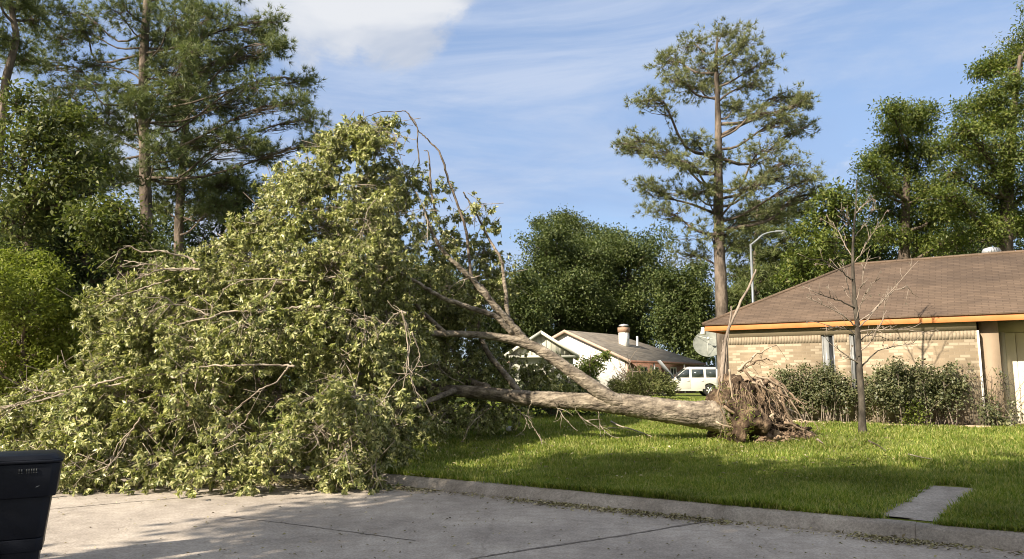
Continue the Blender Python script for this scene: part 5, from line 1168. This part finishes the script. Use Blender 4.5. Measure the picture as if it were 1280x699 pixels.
# leafy masses: rows of (px, py, depth, radius px)
BL = [(470, 192, 14.0, 34), (440, 182, 13.9, 26), (412, 205, 13.8, 34), (392, 235, 13.6, 36), (370, 262, 13.4, 40), (440, 240, 13.4, 48), (490, 230, 14.1, 42), (505, 270, 13.9, 48), (460, 290, 13.0, 50), (405, 290, 12.9, 46),
      (545, 300, 14.4, 42), (580, 310, 14.8, 36), (600, 335, 15.0, 34), (612, 290, 15.2, 18), (575, 275, 14.8, 20), (540, 255, 14.5, 26), (610, 375, 15.4, 34),
      (340, 305, 13.1, 40), (365, 330, 12.6, 46), (415, 340, 12.4, 50), (470, 345, 12.6, 52), (505, 350, 13.3, 38), (300, 335, 13.1, 36), (265, 350, 13.0, 34), (225, 345, 13.0, 28), (185, 345, 13.0, 30), (155, 355, 12.9, 28), (145, 390, 12.7, 28),
      (175, 395, 12.5, 34), (215, 395, 12.3, 40), (260, 400, 12.1, 40), (305, 410, 11.9, 44), (350, 415, 11.8, 44), (400, 410, 11.8, 50), (445, 410, 12.0, 48), (490, 420, 12.5, 40), (512, 432, 13.5, 30), (150, 430, 12.4, 34), (190, 440, 12.0, 40), (235, 440, 11.8, 38),
      (285, 440, 11.6, 36), (430, 455, 11.5, 44), (470, 460, 11.8, 44), (494, 465, 12.5, 32), (120, 470, 12.0, 34), (75, 490, 11.9, 30), (35, 510, 11.8, 28), (5, 530, 11.6, 32), (45, 540, 11.4, 36), (95, 520, 11.5, 38), (150, 500, 11.5, 42), (205, 490, 11.4, 40), (255, 490, 11.3, 36),
      (350, 515, 11.1, 40), (400, 500, 11.1, 42), (450, 505, 11.3, 44), (495, 510, 11.9, 38), (505, 530, 12.5, 26), (20, 570, 11.1, 34), (70, 565, 11.0, 40), (125, 555, 11.0, 40), (180, 545, 11.0, 40), (235, 535, 11.0, 40), (290, 545, 10.9, 38), (345, 555, 10.8, 40), (400, 550, 10.8, 42), (445, 555, 10.9, 38), (480, 545, 11.3, 34),
      (0, 600, 10.9, 22), (100, 592, 10.8, 24), (200, 585, 10.75, 30), (260, 585, 10.7, 28), (320, 590, 10.6, 26), (375, 588, 10.6, 28), (430, 588, 10.7, 28), (462, 582, 10.9, 26), (150, 588, 10.8, 24),
      (555, 445, 16.4, 34), (590, 415, 16.4, 36), (560, 385, 16.0, 36), (590, 460, 16.0, 40), (640, 458, 16.4, 32), (688, 468, 16.8, 20), (660, 482, 16.6, 28), (712, 480, 17.2, 16), (560, 520, 15.2, 20), (600, 520, 15.8, 20), (540, 530, 14.2, 18), (545, 512, 14.9, 24), (580, 516, 15.4, 20), (612, 514, 15.8, 18), (640, 510, 16.0, 18), (430, 480, 13.6, 60), (350, 500, 13.0, 56), (260, 500, 12.8, 50), (420, 540, 12.4, 46), (320, 540, 12.2, 44), (470, 400, 13.8, 56), (330, 460, 12.9, 50),
      # the back of the crown
      (450, 330, 16.2, 70), (360, 380, 15.6, 74), (230, 420, 14.8, 64), (520, 320, 16.4, 58), (400, 460, 14.4, 70), (520, 400, 16.6, 56), (300, 460, 13.8, 60), (180, 470, 13.6, 56), (90, 520, 13.2, 44), (470, 250, 16.0, 50), (560, 360, 17.0, 44), (320, 330, 15.4, 46), (440, 420, 18.0, 70), (300, 400, 17.0, 66), (520, 480, 15.6, 50), (40, 560, 12.9, 42), (110, 558, 12.8, 44), (180, 552, 12.6, 46), (250, 550, 12.6, 46), (320, 560, 12.4, 40), (480, 548, 12.9, 38), (130, 500, 13.4, 46), (60, 530, 13.6, 40), (400, 380, 14.2, 56), (260, 380, 14.2, 50)]
B = []
N_BACK = len(BL) - BL.index((450, 330, 16.2, 70)); BL = BL[:-N_BACK] + EDGE + BL[-N_BACK:]; N_FRONT = len(BL) - N_BACK
for px, py, d, rp in BL:
    d = d + frng.normal(0, 0.22)
    c = P(px, py, d); r = rp * d / FPX; B.append((c[0], c[1], max(c[2], r * 0.5), r, px, py))
B = np.array(B)
HOLE = [(float(frng.uniform(120, 480)), float(frng.uniform(330, 570)), float(frng.uniform(7, 15))) for _ in range(34)] + [(415, 470, 28), (352, 492, 20), (330, 473, 26), (340, 520, 18), (455, 395, 14), (290, 300, 14), (560, 470, 20), (500, 225, 12), (415, 265, 14)]
lp_, ld_, ln_ = [], [], []
TW0, TW1, TWm = [], [], []
for bi_, (x, y, z, r, bpx, bpy_) in enumerate(B):
    sparse = 0.35 if bpx > 495 and bpy_ < 345 else 1.0
    n = max(3, int((33 * r * r / 0.25 + 6) * sparse * frng.uniform(0.7, 1.3)))
    dv = unit(frng.normal(size=(n, 3)) + np.array((-0.1, -0.35, 0.0))); c = np.array((x, y, z)) + dv * r * frng.uniform(0.55, 1.0, (n, 1))
    dist = np.linalg.norm(c[:, None] - B[None, :, :3], axis=2) / B[None, :, 3]; deep = (dist < 0.5).sum(1)
    c = c[(deep == 0) | (frng.random(n) < 0.15)]
    ground = gz(c[:, 0], c[:, 1]); c = c[c[:, 2] > ground + 0.10]
    # gaps between the boughs where one looks into the crown
    keep = np.ones(len(c), bool)
    for hx_, hy_, hr_ in HOLE:
        hc = P(hx_, hy_, 12.0); kk = hr_ * 12.0 / FPX
        keep &= ~((np.hypot(c[:, 0] - hc[0], c[:, 2] - hc[2]) < kk) & (c[:, 1] < 14.2) & (frng.random(len(c)) < 0.9))
    c = c[keep]
    if bi_ < N_FRONT and len(c):
        gap = np.array([mn.noise(Vector(q * 1.7) + Vector((3.3, 0, 1.2))) + 0.5 * mn.noise(Vector(q * 3.6)) for q in c]); c = c[gap > -0.10]
    if not len(c): continue
    o = unit(c - np.array((x, y, z))); ax = unit(o * 0.9 + frng.normal(0, 0.4, c.shape) + np.array((-0.1, -0.2, -0.45)))
    # each spray: a drooping twig with tufts of leaves along it
    k = len(c); nt = 6; sl_ = frng.uniform(0.30, 0.62, (k, 1))
    s0 = c - ax * sl_ * 0.55; tt = np.tile(np.linspace(0.15, 1.0, nt), k)[:, None]; A = np.repeat(ax, nt, 0)
    tuft = np.repeat(s0, nt, 0) + A * tt * np.repeat(sl_, nt, 0) + np.array((0, 0, -0.10)) * tt ** 2 + frng.normal(0, 0.065, (k * nt, 3))
    TA = unit(A + frng.normal(0, 0.45, A.shape)); m = 18
    TA_ = np.repeat(TA, m, 0); rad_ = frng.normal(size=TA_.shape); rad_ -= TA_ * (rad_ * TA_).sum(1, keepdims=True); rad_ = unit(rad_)
    pos = np.repeat(tuft, m, 0) + TA_ * frng.uniform(-0.05, 0.03, (len(TA_), 1)); dd = unit(TA_ * 0.5 + rad_ * frng.uniform(0.4, 1.0, (len(TA_), 1)) + np.array((0, 0, -0.28)))
    nn = unit(TA_ * 0.8 + np.array((-0.15, -0.25, 0.55)) + frng.normal(0, 0.45, dd.shape))
    lp_.append(pos); ld_.append(dd); ln_.append(nn)
    TW0.append(s0 - o * frng.uniform(0.15, 0.5, (k, 1)) + frng.normal(0, 0.06, s0.shape)); TWm.append(s0); TW1.append(s0 + ax * sl_ * 0.95)
pos, dd, nn = np.concatenate(lp_), np.concatenate(ld_), np.concatenate(ln_)
ok = pos[:, 2] > gz(pos[:, 0], pos[:, 1]) + 0.02; pos, dd, nn = pos[ok], dd[ok], nn[ok]
sc = frng.uniform(0.6, 1.2, len(pos)); lf = MB()
leaf_quads(lf, pos, dd, nn, 0.090 * sc, 0.030 * sc * frng.uniform(0.8, 1.2, len(pos)), 0.22, 0.12)
print('FALLEN LEAVES', len(pos))
lf.build('foliage', 'leaf_fallen', ft)
PT = np.stack([np.concatenate(TW0), np.concatenate(TWm), np.concatenate(TW1)], 1); tw.tubes(PT, np.tile(np.array((0.007, 0.005, 0.0025)), (len(PT), 1)), 4)
tag(tw.build('twigs', 'bark_pale', ft), kind='stuff')
# root plate: earth held by the roots, turned up on edge
rc_ = P(942, 507, 14.35); zg = gzf(rc_[0], rc_[1])
def lump(name, ctr, rad, mat, seed, amp=0.28, fr=2.2, sub=5, cut=None):
    bm_u, bm_v = 72, 44; vs = []
    for i in range(bm_v + 1):
        th = math.pi * i / bm_v
        for j in range(bm_u):
            ph = 2 * math.pi * j / bm_u; d = np.array((math.sin(th) * math.cos(ph), math.sin(th) * math.sin(ph), math.cos(th)))
            q = Vector(d * fr) + Vector((seed * 3.1, seed * 1.7, 0)); n1 = mn.fractal(q, 0.9, 2.1, 5); n2 = mn.noise(q * 6.0)
            vs.append(np.asarray(ctr) + d * np.asarray(rad) * (1 + amp * n1 + 0.07 * n2))
    fs = [(i * bm_u + j, i * bm_u + (j + 1) % bm_u, (i + 1) * bm_u + (j + 1) % bm_u, (i + 1) * bm_u + j) for i in range(bm_v) for j in range(bm_u)]
    return MB().add(np.array(vs), [f[::-1] for f in fs]).build(name, mat, ft, smooth=True)
ctr = np.array((rc_[0] - 0.27, 14.45, zg + 0.42)); lump('root_plate', ctr, (0.56, 0.80, 0.72), 'earth', 1, 0.38)
lump('earth_clod', np.array((rc_[0] + 0.35, 14.35, zg + 0.10)), (0.62, 0.55, 0.26), 'earth', 4, 0.45)
for k_, (dx_, dy_, rr0) in enumerate([(0.15, -0.55, 0.17), (0.45, -0.45, 0.14), (0.75, -0.3, 0.15), (-0.05, -0.6, 0.12), (0.95, -0.1, 0.11), (0.3, -0.62, 0.09)]):
    gx_, gy_ = rc_[0] + dx_, 14.35 + dy_; lump('earth_clod', np.array((gx_, gy_, gzf(gx_, gy_) + rr0 * 0.35)), (rr0 * 1.25, rr0, rr0 * 0.8), 'earth_light', 11 + k_, 0.5)
# sod still clinging to the trunk side of the plate
sr = np.random.default_rng(8); n = 2600
y_ = sr.normal(0, 0.5, n); zz_ = sr.uniform(-0.35, 0.62, n); sx_ = -0.42 * np.sqrt(np.clip(1 - (y_ / 0.8) ** 2, 0.05, 1)) * np.sqrt(np.clip(1 - ((zz_ - 0.05) / 0.9) ** 2, 0.1, 1))
pp = ctr + np.stack([sx_ - 0.02 + sr.normal(0, 0.05, n), y_, zz_], -1); okk = (pp[:, 2] > zg - 0.02) & ((sr.random(n) < 0.8) & (zz_ < 0.30) | (sr.random(n) < 0.16)); pp = pp[okk]
dd = unit(sr.normal(0, 0.5, pp.shape) + np.array((-0.5, -0.3, -0.25))); sb = MB(); leaf_quads(sb, pp, dd, unit(sr.normal(size=pp.shape)), sr.uniform(0.05, 0.13, len(pp)), np.full(len(pp), 0.012), 0.2, 0.3)
tag(sb.build('sod', 'grass_blade', ft), kind='stuff')
rr_ = np.random.default_rng(14)
hub = ctr + np.array((-0.05, -0.05, 0.0))
def root(pts, r0, mat='root', n=14, rough=0.12):
    c = curve(np.array(pts), n); c[1:] += rr_.normal(0, 0.012, (n - 1, 3)); c[:, 2] = np.maximum(c[:, 2], gz(c[:, 0], c[:, 1]) - 0.03)
    MB().tube(c, np.linspace(r0, r0 * 0.28, n), 7, rough=rough, rng=rr_).build('root', mat, ft, smooth=True); return c
RC = []
# roots hanging like a curtain from the top edge of the plate
for i in range(18):
    a = rr_.uniform(-0.95, 0.95); top = hub + np.array((0.02 + 0.45 * rr_.random(), -0.62 * math.cos(a) * rr_.uniform(0.5, 1.0) + 0.1, 0.45 + 0.22 * math.cos(a * 1.2)))
    top[0] += a * 0.28; out = np.array((0.10 + 0.35 * rr_.random(), -0.10 - 0.15 * rr_.random(), 0)); ln = rr_.uniform(0.5, 1.05)
    RC.append(root([top - np.array((0.18, -0.12, 0.05)), top + out * 0.35 + (0, 0, 0.03), top + out * 0.9 + (rr_.normal(0, 0.04), 0, -ln * 0.45), top + out * 1.15 + (rr_.normal(0, 0.09), rr_.normal(0, 0.06), -ln)], rr_.uniform(0.016, 0.055), 'root' if i % 4 else 'root_pale'))
# long roots that reach to the right and rest on the grass
for i in range(28):
    e = hub + np.array((rr_.uniform(0.6, 1.25), rr_.uniform(-0.55, 0.5), rr_.uniform(-0.45, 0.25))); m = (hub + e) / 2 + np.array((rr_.normal(0, 0.08), rr_.normal(0, 0.1), rr_.uniform(0.0, 0.25)))
    RC.append(root([hub + rr_.normal(0, 0.2, 3), m, e, e + np.array((0.12, rr_.normal(0, 0.1), -0.18))], rr_.uniform(0.014, 0.05), 'root' if i % 2 else 'root_pale'))
for rows in ([(905, 508), (925, 520), (945, 523), (965, 524), (978, 518), (983, 514)], [(968, 516), (960, 527), (953, 540), (950, 544)], [(962, 488), (972, 500), (976, 510), (974, 520)], [(940, 478), (958, 486), (970, 498), (973, 512)], [(965, 488), (990, 498), (1003, 503), (1012, 508)], [(895, 527), (915, 534), (940, 540), (955, 545)], [(980, 528), (1000, 536), (1012, 541), (1020, 543)], [(945, 470), (975, 482), (1000, 520), (1003, 530)], [(925, 465), (940, 455), (955, 449), (962, 448)], [(922, 463), (935, 452), (950, 440), (970, 432)], [(900, 470), (898, 490), (903, 515), (915, 540)], [(912, 462), (915, 490), (925, 520), (935, 545)], [(930, 462), (950, 490), (958, 515), (960, 530)]):
    RC.append(root([P(x, y, 13.75 + 0.05 * i) for i, (x, y) in enumerate(rows)], rr_.uniform(0.018, 0.03), 'root_pale' if len(RC) % 2 else 'root'))
fine = MB()
for c in RC:
    for k in range(9):
        j = rr_.integers(2, len(c)); e = c[j] + rr_.normal(0, 0.13, 3) + np.array((0.06, -0.04, -0.14)); e[2] = max(e[2], gzf(e[0], e[1])); fine.tube(curve(np.array([c[j], (c[j] + e) / 2 + rr_.normal(0, 0.04, 3), e]), 5), np.linspace(0.006, 0.002, 5), 3)
for k in range(150):
    a = rr_.uniform(-1.0, 1.2); q = hub + np.array((rr_.uniform(-0.25, 0.45), -0.72 * rr_.random() ** 0.6, rr_.uniform(0.1, 0.68))); e = q + np.array((rr_.normal(0.04, 0.08), -0.05, -rr_.uniform(0.15, 0.5))); e[2] = max(e[2], gzf(e[0], e[1])); fine.tube(curve(np.array([q, (q + e) / 2 + np.array((rr_.normal(0, 0.03), -0.04, 0)), e]), 5), np.linspace(0.007, 0.002, 5), 3)
tag(fine.build('fine_roots', 'root', ft), kind='stuff')
# crooked bare stem by the roots
D1 = 14.9
bs = thing('bare_tree', 'crooked bare leafless stem rising from behind the upturned roots', 'bare tree', (P(905, 470, D1)[0], D1, gzf(P(905, 470, D1)[0], D1)))
def stemt(rows, nm, mat): 
    c = curve(np.array([list(P(x, y, D1)) + [r * 0.72] for x, y, r in rows]), 30); c[:, :3] += frng.normal(0, 0.004, (30, 3)); MB().tube(c[:, :3], c[:, 3], 8, rough=0.08, rng=frng).build(nm, mat, bs, smooth=True)
stemt([(900, 545, 0.05), (902, 480, 0.048), (905, 445, 0.045), (907, 425, 0.042), (912, 408, 0.04), (920, 392, 0.038), (927, 375, 0.035), (935, 362, 0.032), (941, 348, 0.03), (945, 337, 0.022)], 'trunk', 'bark_grey')
stemt([(907, 470, 0.03), (908, 440, 0.03), (911, 412, 0.028), (914, 390, 0.024), (914, 383, 0.018)], 'branch', 'bark_grey')
stemt([(898, 520, 0.03), (901, 470, 0.028), (903, 440, 0.024), (904, 425, 0.014)], 'branch', 'bark_grey')

# ------------------------------------------------------------------ loose things on the ground
def stick(label, rows, r, mat='bark_pale', lift=0.05):
    pts = []
    for px, py in rows:
        g = Gt(px, py); g[2] += lift; pts.append(g)
    c = curve(np.array(pts), 14); o = MB().tube(c, np.linspace(r, r * 0.4, 14), 6, rough=0.1, rng=frng)
    ob = o.build('stick', mat, None, smooth=True); org = c[0].copy(); me = ob.data
    me.transform(Matrix.Translation(-Vector(org))); ob.location = Vector(org)
    tag(ob, label, 'stick', 'sticks lying on the lawn')
stick('longest pale stick on the lawn below the fallen trunk', [(764, 532), (775, 538), (792, 543), (815, 552)], 0.022, lift=0.09)
stick('short pale stick beside the longest stick on the lawn', [(760, 540), (770, 540), (781, 541)], 0.014, lift=0.08)
stick('thin dark stick on the lawn right of the dead sapling', [(1086, 557), (1096, 562), (1108, 570)], 0.014, 'bark_dark', 0.08)
stick('pale stick at the edge of the shade far right of the roots', [(1136, 574), (1152, 578), (1166, 580)], 0.012, lift=0.07)
stick('small pale chip of wood on the grass below the roots', [(1022, 555), (1026, 558), (1029, 560)], 0.02, lift=0.08)
stick('thin stick on the grass midway between roots and path', [(970, 548), (990, 553), (1000, 556)], 0.008, lift=0.07)
lt_ = Gt(637, 542)
bl = MB(); vs = []
for i in range(13):
    th = math.pi * i / 12
    for j in range(18):
        ph = 2 * math.pi * j / 18; d = np.array((math.sin(th) * math.cos(ph), math.sin(th) * math.sin(ph), math.cos(th) * 0.85)); vs.append(lt_ + np.array((0, 0, 0.09)) + d * 0.075 * (1 + 0.16 * mn.noise(Vector(d * 2.5))))
bl.add(vs, [(i * 18 + j, (i + 1) * 18 + j, (i + 1) * 18 + (j + 1) % 18, i * 18 + (j + 1) % 18) for i in range(12) for j in range(18)])
lo_ = bl.build('white_ball', 'litter_white', None, smooth=True); lo_.data.transform(Matrix.Translation(-Vector(lt_))); lo_.location = Vector(lt_)
tag(lo_, 'dented white ball lying on the grass at the edge of the fallen crown', 'ball')

# ------------------------------------------------------------------ grass and leaf litter
gr = np.random.default_rng(33)
def grass(n, a0, a1, s0, s1, L0, L1, W_, excl=None):
    a = gr.uniform(a0, a1, n); s = s0 + (s1 - s0) * gr.random(n) ** 1.15; x, y = xy_of(a, s)
    z = lawn_z(x, y, a, s)
    rt = x / np.maximum(y, 0.1); ok = (y > 3) & (np.abs(rt) < 0.80)
    # thin, scuffed patches
    pch = np.sin(x * 1.9 + 1.3 * np.sin(y * 1.1)) * np.sin(y * 2.3 + x * 0.4); ok &= gr.random(n) < np.where(pch > 0.72, 0.35, 1.0)
    # keep the path free
    dmin = np.full(n, 9.0)
    for q in pc[::2]: dmin = np.minimum(dmin, np.hypot(x - q[0], y - q[1]))
    ok &= dmin > 0.23 + 0.10 * gr.random(n)
    # keep clear of the house
    lx = (x - HO[0]) * UW[0] + (y - HO[1]) * UW[1]; ly = (x - HO[0]) * NW[0] + (y - HO[1]) * NW[1]; ok &= ~((ly > -1.02) & (lx > 0.3))
    x, y, z = x[ok], y[ok], z[ok]; k = len(x)
    ht = (L0 + (L1 - L0) * gr.random(k)) * (0.75 + 0.5 * (0.5 + 0.5 * np.sin(x * 2.7 + np.cos(y * 3.1) * 2)))
    az = gr.uniform(0, 2 * math.pi, k); lean = gr.uniform(0.15, 0.9, k); d = np.stack([np.cos(az) * lean, np.sin(az) * lean, np.ones(k)], -1); d = unit(d)
    sd_ = np.stack([-np.sin(az), np.cos(az), np.zeros(k)], -1); sd_ = unit(sd_ + gr.normal(0, 0.5, (k, 3)) * np.array((1, 1, 0)))
    b = np.stack([x, y, z - 0.01], -1); mid = b + d * ht[:, None] * 0.55; tip = b + d * ht[:, None] * 0.9 + np.stack([np.cos(az), np.sin(az), -0.45 * np.ones(k)], -1) * (ht * 0.28 * lean)[:, None]
    w = (W_ * gr.uniform(0.7, 1.3, k))[:, None]
    v = np.stack([b - sd_ * w / 2, b + sd_ * w / 2, mid + sd_ * w * 0.42, mid - sd_ * w * 0.42, tip], 1).reshape(-1, 3); i = np.arange(k)[:, None] * 5
    return v, i + np.array([[0, 1, 2, 3]]), i + np.array([[3, 2, 4]])
gm = MB()
gm.add(*grass(150000, 2.0, 11.5, 0.20, 3.2, 0.07, 0.13, 0.011))
gm.add(*grass(190000, -3.0, 13.0, 0.20, 9.3, 0.06, 0.12, 0.012))
gm.add(*grass(9000, -1.0, 13.0, 0.17, 0.30, 0.06, 0.15, 0.010))
gm.add(*grass(60000, -12, 16, 9.0, 36, 0.07, 0.13, 0.03))
tag(gm.build('grass', 'grass_blade'), 'short green lawn grass growing from the kerb to the house', 'grass', kind='stuff')
# fallen leaves and chips in the gutter and along the crown
def litter(n, fn, L_=0.05):
    x, y, z = fn(n); k = len(x); d = unit(np.stack([gr.normal(size=k), gr.normal(size=k), gr.normal(0, 0.25, k)], -1)); nn = unit(np.stack([gr.normal(0, 0.4, k), gr.normal(0, 0.4, k), np.ones(k)], -1)); sc = gr.uniform(0.5, 1.3, k)
    leaf_quads(lm, np.stack([x, y, z + 0.012], -1), d, nn, L_ * sc, L_ * 0.42 * sc, 0.3, 0.1)
lm = MB()
def gutter(n):
    a = gr.uniform(-1.5, 14, n); dens = 0.45 + 0.55 * np.sin(a * 2.1 + 1.5 * np.sin(a * 0.9)); ok = gr.random(n) < np.clip(dens, 0.12, 1); a = a[ok]; s = -0.03 - np.abs(gr.normal(0, 0.13, len(a))); x, y = xy_of(a, s); return x, y, np.zeros(len(a)) + gr.random(len(a)) * 0.015
litter(7500, gutter)
def fringe(n):
    px = gr.uniform(70, 520, n); py = 601 + np.abs(gr.normal(0, 4.5, n)) + 2 * np.sin(px * 0.05); q = np.array([G(a, b) for a, b in zip(px, py)]); return q[:, 0], q[:, 1], q[:, 2]
litter(6500, fringe, 0.065)
def strewn(n):
    px = gr.uniform(-20, 1300, n); py = 606 + 100 * gr.random(n) ** 1.6; q = np.array([G(a, b) for a, b in zip(px, py)]); s = s_of(q[:, 0], q[:, 1]); q = q[s < -0.05]; return q[:, 0], q[:, 1], q[:, 2]
litter(600, strewn, 0.04)
def lawn_bits(n):
    px = gr.uniform(490, 1120, n); py = 530 + 75 * gr.random(n) ** 1.5; q = np.array([Gt(a, b) for a, b in zip(px, py)]); return q[:, 0], q[:, 1], q[:, 2] + gr.uniform(0.03, 0.09, n)
litter(900, lawn_bits, 0.06)
def root_bits(n):
    px = gr.normal(960, 40, n); py = 545 + np.abs(gr.normal(0, 4, n)); q = np.array([Gt(a, b) for a, b in zip(px, py)]); return q[:, 0], q[:, 1], q[:, 2] + gr.uniform(0.02, 0.07, n)
litter(420, root_bits, 0.05)
tag(lm.build('leaf_litter', 'litter'), 'dry leaves and chips strewn along the gutter and under the crown', 'leaf litter', kind='stuff')

# ------------------------------------------------------------------ wheeled bin at lower left
BD = 6.25
bx1 = P(80, 565, BD)[0]; BZ = P(40, 568, BD)[2]
sc_ = BZ / 1.07
Wb, Db = 0.60, 0.74
ba = math.radians(29); ca_, sa_ = math.cos(ba), math.sin(ba); lx_, ly_ = 0.402 * sc_, -0.29 * sc_
bi = thing('wheelie_bin', 'dark navy plastic wheeled bin standing in the road at the left edge', 'bin', (bx1 - (lx_ * ca_ - ly_ * sa_), BD - (lx_ * sa_ + ly_ * ca_), 0), ba)
# local: front of the bin towards +x, camera sees the -y side
def frustum(mb, x0, x1, y, z0, X0, X1, Y, z1, ch=0.05):
    def ring(a, b, w, z): return [(a + ch, -w, z), (b - ch, -w, z), (b, -w + ch, z), (b, w - ch, z), (b - ch, w, z), (a + ch, w, z), (a, w - ch, z), (a, -w + ch, z)]
    v = np.array(ring(x0, x1, y, z0) + ring(X0, X1, Y, z1)) * sc_
    mb.polys(v, [(i, (i + 1) % 8, 8 + (i + 1) % 8, 8 + i) for i in range(8)] + [tuple(range(8))[::-1], tuple(range(8, 16))])
b1 = MB()
frustum(b1, -0.24, 0.255, 0.235, 0.03, -0.28, 0.275, 0.255, 0.32)
frustum(b1, -0.285, 0.292, 0.262, 0.322, -0.30, 0.325, 0.280, 0.695, 0.055)
frustum(b1, -0.30, 0.285, 0.262, 0.20, -0.30, 0.29, 0.268, 0.32)
frustum(b1, -0.375, 0.362, 0.315, 0.695, -0.385, 0.385, 0.33, 1.00, 0.06)
body = bevel(b1.build('body', 'bin_plastic', bi, local=True), 0.008, 2)
b2 = MB(); frustum(b2, -0.40, 0.402, 0.345, 1.002, -0.40, 0.402, 0.345, 1.03, 0.07); frustum(b2, -0.39, 0.392, 0.335, 1.03, -0.34, 0.34, 0.29, 1.075, 0.07)
lid = bevel(b2.build('lid', 'bin_plastic', bi, local=True), 0.008, 2)
MB().tube(np.array([(-0.36, -0.22, 0.985), (-0.47, -0.22, 1.0), (-0.49, 0, 1.0), (-0.47, 0.22, 1.0), (-0.36, 0.22, 0.985)]) * sc_, 0.016 * sc_, 8).build('handle', 'bin_plastic', bi, local=True)
MB().tube(np.array([(-0.15, -0.30, 0.13), (-0.15, 0.30, 0.13)]) * sc_, 0.014, 10).build('axle', 'spoke', bi, local=True)
for sgn in (-1, 1):
    m4 = Matrix.Scale(sc_, 4) @ Matrix.Translation((-0.15, sgn * 0.29, 0.13)) @ Matrix.Rotation(math.radians(90) * (1 if sgn < 0 else -1), 4, 'X')
    wo_ = MB().lathe([(0.095, -0.03), (0.12, -0.032), (0.13, -0.02), (0.13, 0.02), (0.12, 0.032), (0.095, 0.03)], 32, m4, closed=True).build('wheel', 'tyre', bi, local=True, smooth=True)
    rm = MB(); rm.lathe([(0.0, 0.03), (0.022, 0.028), (0.024, 0.0), (0.024, -0.03), (0.0, -0.03)], 16, m4); rm.lathe([(0.086, 0.022), (0.097, 0.022), (0.097, -0.022), (0.086, -0.022)], 28, m4, closed=True)
    for i in range(10):
        mm = np.array(m4 @ Matrix.Rotation(i * math.pi / 5, 4, 'Z')); v = np.array([(0.02, -0.005, -0.015), (0.088, -0.005, -0.015), (0.088, 0.005, -0.015), (0.02, 0.005, -0.015), (0.02, -0.005, 0.016), (0.088, -0.005, 0.016), (0.088, 0.005, 0.016), (0.02, 0.005, 0.016)])
        v = v @ mm[:3, :3].T + mm[:3, 3]; rm.add(v, [(4, 5, 6, 7), (0, 1, 5, 4), (1, 2, 6, 5), (2, 3, 7, 6), (3, 0, 4, 7)])
    rm.build('spokes', 'spoke', wo_, local=True)
mk = MB(); x = 0.06
for i in range(8):
    if i != 2: mk.box((x * sc_, -0.3345 * sc_, 0.925 * sc_), ((x + 0.012) * sc_, -0.327 * sc_, 0.955 * sc_)); mk.box((x * sc_, -0.3345 * sc_, 0.915 * sc_), ((x + 0.014) * sc_, -0.327 * sc_, 0.921 * sc_))
    x += 0.019
mk.build('stamped_mark', 'bin_mark', body, local=True)
sm = MB(); 
for (xa, za, l, t) in ((-0.17, 0.845, 0.05, 0.35), (0.20, 0.785, 0.03, 0.4)):
    v = [(xa, -0.327, za), (xa + l, -0.328, za + l * t), (xa + l, -0.328, za + l * t + 0.004), (xa + 0.01, -0.328, za + 0.012)]; sm.polys(np.array(v) * sc_, [(0, 1, 2, 3)])
sm.build('scratch', 'bin_scratch', body, local=True)
print('BIN', bi.location[:], sc_)
